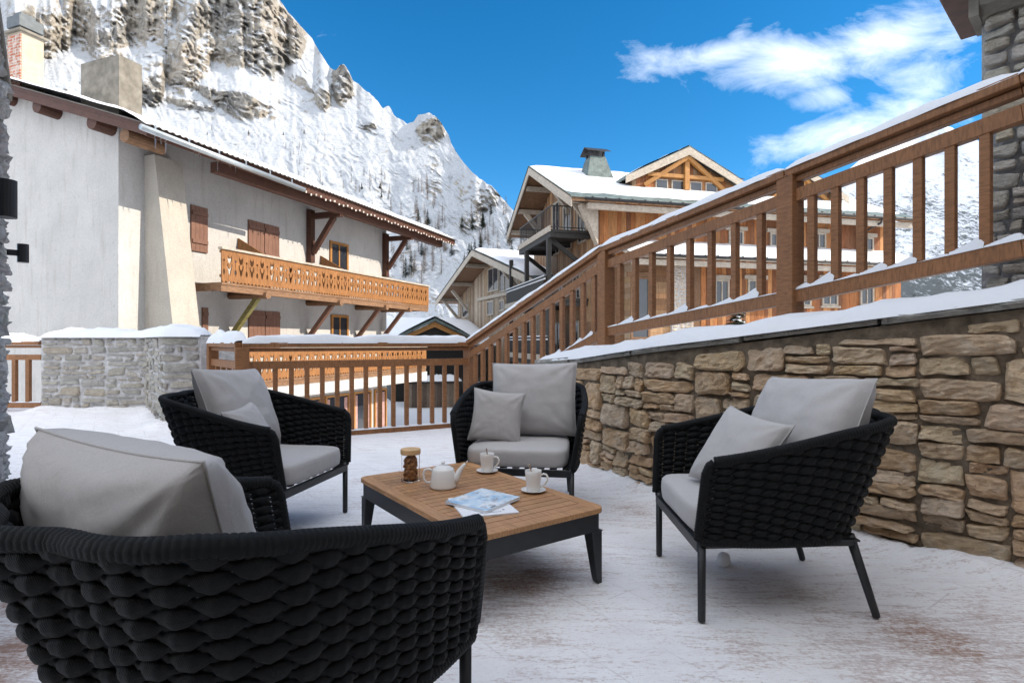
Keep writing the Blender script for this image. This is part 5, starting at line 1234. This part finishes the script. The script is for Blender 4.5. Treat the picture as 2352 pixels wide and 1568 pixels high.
# dormers
def dormer(ac, hw_, zr, drop, bfront, name='dormer'):
    o = fr(ac, bfront, 0); f2 = Fr((o.x, o.y), 14.0-90)             # its ridge runs back up the main roof
    d = MB(); g = lambda u, n, z: fr(ac+u, bfront-n, z)
    d.prism([g(-hw_+.5, .45, zr-drop-1.3), g(hw_-.5, .45, zr-drop-1.3), g(hw_-.5, .45, zr-drop+.2), g(0, .45, zr-.1), g(-hw_+.5, .45, zr-drop+.2)], -fr.g*4.0); dm = d.build(name, M['oldwood'], ch)
    q = MB(); rn = random.Random(int(ac*10)); board_wall(q, g(-hw_+.5, .45, zr-drop-.9), fr.v*(2*hw_-1), 0, fr.g, .22, ORANGE+BROWN, rn, topf=lambda u: .9+.05+max(0, (drop-.3)*(1-abs(u-(hw_-.5))/(hw_-.5)))); q.build('dormer_boards', M['boards'], dm, col=True)
    q = MB(); q.prism([g(-hw_, 0, zr-drop), g(0, 0, zr), g(hw_, 0, zr-drop), g(hw_, 0, zr-drop+.14), g(0, 0, zr+.15), g(-hw_, 0, zr-drop+.14)], -fr.g*5.2); r2 = q.build('dormer_roof', M['slate'], dm)
    q = MB(); q.prism([g(-hw_-.02, -.04, zr-drop-.24), g(0, -.04, zr-.28), g(hw_+.02, -.04, zr-drop-.24), g(hw_+.02, -.04, zr-drop+.10), g(0, -.04, zr+.10), g(-hw_-.02, -.04, zr-drop+.10)], -fr.g*.06); q.build('barge_board', M['greywood'], dm)
    q = MB()
    def sn(s_, t_):
        u = -hw_+.12+(2*hw_-.24)*s_; n = .02+5.0*t_; e = min(1, s_*8+.2, (1-s_)*8+.2); return g(u, n, zr-drop*abs(u)/hw_+.155+.09*e*(1+.3*nz((u*2, n*1.5, ac)))-(.03 if t_ == 0 else 0))
    q.grid(sn, 25, 16); q.build('roof_snow', M['snow'], r2, smooth=True)
    q = MB(); q.beam(g(-hw_*.66, .4, zr-drop-.15), g(0, .12, zr-.35), .16, .2); q.beam(g(hw_*.66, .4, zr-drop-.15), g(0, .12, zr-.35), .16, .2); q.frame(g(-.12, .38, zr-drop-.3), fr.v*.24, fr.g*.22, (0, 0, drop-.1)); q.frame(g(-hw_*.62, .40, zr-drop+.28), fr.v*hw_*1.24, fr.g*.18, (0, 0, .17)); q.build('dormer_frame', M['window_frame'], dm)
    for u in (-hw_*.48, -hw_*.22, hw_*.08, hw_*.34):
        q = MB(); q.frame(g(u, .44, zr-drop-.42), fr.v*(hw_*.2), fr.g*.07, (0, 0, .62)); w = q.build('window', M['greywood'], dm); q = MB(); q.frame(g(u+.06, .44, zr-drop-.36), fr.v*(hw_*.2-.12), fr.g*.08, (0, 0, .5)); q.build('pane', M['glasspane'], w)
dormer(6.45, 3.3, 10.35, 1.62, 4.3); dormer(13.0, 2.6, 9.75, 1.25, 4.4)
def slate_chimney(a, b, zb_, h, w0, w1):
    q = MB(); p0 = [fr(a+x*w0/2, b+y*w0/2, zb_) for x, y in ((-1, -1), (1, -1), (1, 1), (-1, 1))]; p1 = [fr(a+x*w1/2, b+y*w1/2, zb_+h) for x, y in ((-1, -1), (1, -1), (1, 1), (-1, 1))]
    q.add(p0+p1, [(3, 2, 1, 0), (4, 5, 6, 7)]+[(i, (i+1) % 4, (i+1) % 4+4, i+4) for i in range(4)]); c = q.build('chimney', M['slate'], ch)
    q = MB()
    for x, y in ((-1, -1), (1, -1), (1, 1), (-1, 1)): q.frame(fr(a+x*w1*.4-.05, b+y*w1*.4-.05, zb_+h), fr.v*.1, fr.g*.1, (0, 0, .25))
    k = w1*.75; q.prism([fr(a-k, b-k, zb_+h+.22), fr(a-k, b, zb_+h+.50), fr(a-k, b+k, zb_+h+.22), fr(a-k, b+k, zb_+h+.26), fr(a-k, b, zb_+h+.55), fr(a-k, b-k, zb_+h+.26)], fr.v*(2*k)); q.build('chimney_cap', M['darkmetal'], c)
ac = fr.a_at(1367, 1.4); slate_chimney(ac, 1.4, 9.3, 1.2, 1.45, .8); ac = fr.a_at(1672, -1.5); slate_chimney(ac, -1.5, 9.1, 1.45, 1.2, .9)
# ---- the smaller chalet in the middle
f2 = Fr((-2.45, 39.0), 22.0); c2_ = thing('chalet', 'smaller weathered timber chalet between the white house and the large orange chalet', 'chalet', f2(4, 0, GZ))
b_f = f2.b_at(1203, -.3); zf_ = f2.z_at(628, -.3, b_f); b_b = -f2.b_at(1000, -.3); zr_ = f2.z_at(580, -.3, 0); zb_ = f2.z_at(697, -.3, -b_b)
gable_roof(f2, c2_, -.3, 9.0, zr_, b_f+1.2, zf_-.55, b_b, zb_, .18, .22, seed=8, pur=6)
q = MB(); q.prism([f2(1.4, b_f+.1, GZ), f2(1.4, b_f+.1, zf_-.3), f2(1.4, 0, zr_-.15), f2(1.4, -b_b+1.0, zb_+.5), f2(1.4, -b_b+1.0, GZ)], f2.v*6.5); q.build('wall', M['oldwood'], c2_)
def tri2(u):
    b = b_f+.1-u; return (zr_-.2-(zr_-zf_+.1)*(b/(b_f+.1)) if b > 0 else zr_-.2-(zr_-zb_-.5)*(-b/(b_b-1.0)))-GZ
q = MB(); board_wall(q, f2(1.4, b_f+.1, GZ), -f2.g*(b_f+b_b-.9), 0, -f2.v, .24, PALEW, rnd, topf=tri2); q.build('gable_boards', M['boards'], c2_, col=True)
for x0_, x1_, y0_, y1_, ml in ((1122, 1146, 618, 672, 1), (1148, 1172, 618, 672, 1), (1120, 1135, 692, 725, 0), (1148, 1160, 690, 715, 0), (1063, 1078, 700, 730, 0)):
    bb0 = f2.b_at(x0_, 1.36); bb1 = f2.b_at(x1_, 1.36); win(f2, c2_, 'b', min(bb0, bb1), max(bb0, bb1), f2.z_at(y1_, 1.36, bb0), f2.z_at(y0_, 1.36, bb0), 1.36, 'greywood', ml, False)
for b in (-b_b+1.6, -.6*b_b, b_f*.55): q = MB(); zz = (zr_-.2-(zr_-zf_)*(b/b_f) if b > 0 else zr_-.2-(zr_-zb_)*(-b/b_b)); q.beam(f2(1.35, b, zz-1.7), f2(0, b, zz-.15), .2, .22); q.build('roof_brace', M['greywood'], c2_)
q = MB(); zz = f2.z_at(672, 1.3, b_f*.5); q.frame(f2(1.22, -b_b*.35, zz), f2.v*.18, f2.g*(b_f+b_b*.35), (0, 0, .22)); q.build('tie_beam', M['greywood'], c2_)
# ---- low snowy roof with a small gable between them
class FrS(Fr):
    K = 1.42
    def __init__(s, o, phi): Fr.__init__(s, (o[0]*s.K, o[1]*s.K), phi); s.v = s.v*s.K; s.g = s.g*s.K
    def __call__(s, a, b, z): return s.o+s.v*a+s.g*b+Vector((0, 0, max(GZ, HC+(z-HC)*s.K)))
f3 = FrS((-5.4, 25.6), 20.0); sh = thing('shed', 'low outbuilding under a smooth snowy roof with a small timber porch gable', 'shed', f3(3, 0, GZ))
q = MB(); q.prism([f3(0, 0, GZ), f3(4.3, 0, GZ), f3(4.3, -5, GZ), f3(0, -5, GZ)], (0, 0, 3.75)); q.build('wall', M['darkwood'], sh)
q = MB()
def shr(s_, t_):
    a = -.5+5.4*s_; b = .5-6.0*t_; z = 1.12+1.25*min(1, t_*1.3)-.10*(2*s_-1)**4+.04*nz((a, b, 3)); return f3(a, b, z-(.12 if t_ == 0 or s_ in (0, 1) else 0))
q.grid(shr, 30, 18); q.grid(lambda s_, t_: f3(-.5+5.4*s_, .5-6.0*t_, .92+1.25*min(1, t_*1.3)), 2, 8); q.build('roof', M['snow'], sh, smooth=True)
bz = 2.15; q = MB(); ap = f3(1.7, 1.0, 1.85)
for sgn in (1, -1): q.prism([f3(1.7, 1.15, 1.98), f3(1.7+sgn*1.75, 1.15, 1.15), f3(1.7+sgn*1.75, 1.15, .98), f3(1.7, 1.15, 1.74)], -f3.g*.10)
pg = q.build('porch_gable', M['window_frame'], sh)
q = MB()
for sgn in (1, -1): q.prism([f3(1.7, 1.25, 2.00), f3(1.7+sgn*1.95, 1.25, 1.08), f3(1.7+sgn*1.95, 1.25, 1.20), f3(1.7, 1.25, 2.13)], -f3.g*2.5)
q.build('porch_roof', M['slate'], pg)
q = MB(); q.grid(lambda s_, t_: f3(1.7-1.85+3.7*s_, 1.2-2.4*t_, 2.13-.92*abs(2*s_-1)*.98+.10*(1-abs(2*s_-1)**4)+.02*nz((s_*5, t_*3, 2))), 21, 10); q.build('porch_snow', M['snow'], pg, smooth=True)
q = MB(); q.prism([f3(.35, .9, 1.2), f3(3.05, .9, 1.2), f3(1.7, .9, 1.8)], -f3.g*.1); q.build('porch_board', M['darkwood'], pg)

# ---- wood store, steps and drift in the yard below
f4 = Fr((-6.4, 33.0), 12.0); ws = thing('wood_store', 'dark boarded wood store with a snowy flat top, in the yard behind the railing', 'shed', f4(1, 0, GZ))
q = MB(); board_wall(q, f4(.4, 0, GZ-.2), f4.v*2.9, 1.6, f4.g, .2, [(.20, .15, .11), (.15, .11, .085), (.26, .2, .15)], rnd); q.build('boards', M['boards'], ws, col=True)
q = MB(); q.frame(f4(.3, -2, GZ-.2), f4.v*3.1, f4.g*1.99, (0, 0, 1.6)); q.frame(f4(.2, -2.1, GZ+1.4), f4.v*3.3, f4.g*2.3, (0, 0, .12)); q.build('store_frame', M['darkwood'], ws)
q = MB(); snowcap(q, lambda t_, o: f4(.2+3.3*t_, .2-2.2*o, GZ+1.52), 24, 0, 1, .28, 4); q.build('snow', M['snow'], ws, smooth=True)
st = thing('steps', 'short flight of dark open steps with snow on the treads in the yard', 'steps', f4(4.3, 0, GZ))
for k in range(7):
    q = MB(); q.frame(f4(3.75, -.28*k, GZ-.1+.22*k), f4.v*1.1, f4.g*.26, (0, 0, .05)); tr = q.build('tread', M['darkwood'], st)
    q = MB(); q.frame(f4(3.78, -.28*k+.02, GZ-.045+.22*k), f4.v*1.04, f4.g*.22, (0, 0, .06)); q.build('tread_snow', M['snow'], tr)
q = MB()
for a in (3.7, 4.86): q.beam(f4(a, .2, GZ-.1), f4(a, -1.9, GZ+1.55), .06, .2)
q.build('stringer', M['darkwood'], st)

# ------------------------------------------------------------------ unseen ridge added right of the valley to block sun from the far slopes
mb = MB()
def shade_ridge(s_, t_):
    y = -400+2700*s_; base = max(1450, .98*y); x = base+(2150-1450)*t_*1.2; h_ = 1240*(1-abs(2*t_-1)**1.3)*(1-.12*abs(math.sin(s_*9)))-8
    return (x+60*nz((s_*9, t_*5, 1)), y, h_+70*fb((s_*8, t_*6, 3), 1, 4)*(1-abs(2*t_-1)))
mb.grid(shade_ridge, 70, 24); struct(mb.build('mountain', M['mount_far'], None, smooth=True))  # out-of-frame sun blocker, not part of the visible range

# ------------------------------------------------------------------ trees on the slope
def larch(seed, h=9.0, pine=False):
    rn = random.Random(seed); q = MB(); q.tube([(0, 0, -.6), (0, 0, h*.5), (0, 0, h)], .1, 5, rr=[.16, .09, .015])
    n = 120 if not pine else 210
    for k in range(n):
        f_ = rn.uniform(.12, .99); z = h*f_; L_ = (1-f_)**.8*h*(.20 if not pine else .24)*rn.uniform(.5, 1.1)+.12; a = rn.uniform(0, 6.283); dz = L_*rn.uniform(-.35, .25)
        d = Vector((math.cos(a), math.sin(a), 0)); p = Vector((-d.y, d.x, 0)); w = .05 if not pine else .22*L_+.08
        c = Vector((0, 0, z)); e = c+d*L_+Vector((0, 0, dz)); m_ = c+d*L_*.55+Vector((0, 0, dz*.5+.04))
        q.add([c, m_+p*w, e, m_-p*w], [(0, 1, 2, 3)])
        if not pine:
            for _ in range(2): g = c.lerp(e, rn.uniform(.4, .9)); t2 = g+p*rn.choice((-1, 1))*L_*.35+Vector((0, 0, rn.uniform(-.2, .3))); q.add([g, g+Vector((0, 0, .06)), t2], [(0, 1, 2)])
    return q
M['larch'] = simple('larch_twigs', (.115, .085, .06), .9, var=.35, scale=2)
M['pine'] = simple('pine_needles', (.035, .05, .03), .9, var=.4, scale=2)
rnd = random.Random(77)
lp = [larch(i).build('larch_tree', M['larch']) for i in range(3)]; pp = [larch(10+i, 8.5, True).build('pine_tree', M['pine']) for i in range(2)]
spots = []
def scatter(n, x0, x1, y0, y1, fn=None, pine=.2, sc=(.6, 1.1)):
    k = 0
    while k < n:
        x, y = rnd.uniform(x0, x1), rnd.uniform(y0, y1)
        if fn and not fn(x, y): continue
        spots.append((x, y, rnd.random() < pine, rnd.uniform(*sc)*.68)); k += 1
below = lambda x, y: y > np.interp(x, [p[0] for p in RIDGE], [p[1] for p in RIDGE])+22
scatter(26, 950, 1010, 430, 560, below, .0, (.8, 1.25)); scatter(38, 880, 1170, 480, 640, below, .35, (.7, 1.2)); scatter(26, 720, 900, 400, 480, below, .1, (.55, .95))
scatter(34, 430, 760, 300, 430, below, .1, (.35, .7)); scatter(16, 1080, 1180, 520, 600, below, .7, (.7, 1.1)); scatter(18, 640, 900, 300, 400, below, .05, (.3, .55)); scatter(22, 900, 1040, 560, 660, below, .15, (.9, 1.4))
first = {id(o): True for o in lp+pp}
for x, y, pi_, sc in spots:
    src = rnd.choice(pp if pi_ else lp)
    o = src if first.pop(id(src), False) else src.copy()
    if o is not src: C.objects.link(o)
    o.location = mt_at(x, y)+Vector((0, 0, -.3)); o.rotation_euler = (0, 0, rnd.uniform(0, 6.28)); o.scale = (sc, sc, sc)
    if pi_: tag(o, 'small dark green conifer on the snowy mountain slope', 'tree', 'conifers on the mountain slope')
    else: tag(o, 'small bare brown larch on the snowy mountain slope', 'tree', 'bare larches on the mountain slope')
# a little snowy fir in front of the big chalet
fp = fr(fr.a_at(1692, 7.6), 7.6, 0); fz = fr.z_at(715, fr.a_at(1692, 7.6), 7.6)
ft = thing('fir_tree', 'small snow covered fir before the orange chalet, seen through the sloping railing', 'tree', (fp.x, fp.y, fz-3.2))
q = MB(); q.tube([(fp.x, fp.y, fz-3.2), (fp.x, fp.y, fz+.7)], .08, 6); q.build('trunk', M['oldwood'], ft)
qa, qb = MB(), MB(); rn = random.Random(5)
for k in range(420):
    f_ = rn.uniform(0, 1); z = fz-2.6+3.5*f_; L_ = (1-f_)*1.35*rn.uniform(.5, 1.05)+.12; a = rn.uniform(0, 6.283); d = Vector((math.cos(a), math.sin(a), 0)); p = Vector((-d.y, d.x, 0)); c = Vector((fp.x, fp.y, z)); e = c+d*L_+Vector((0, 0, -.3*L_)); m_ = c.lerp(e, .6); w = .16*L_+.05
    qa.add([c, m_+p*w, e, m_-p*w], [(0, 1, 2, 3)])
    if rn.random() < .6: u3 = Vector((0, 0, .05)); qb.add([c.lerp(e, .3)+u3, m_+p*w*.8+u3, e+u3, m_-p*w*.8+u3], [(0, 1, 2, 3)])
qa.build('crown', M['pine'], ft); qb.build('snow', M['snow'], ft)
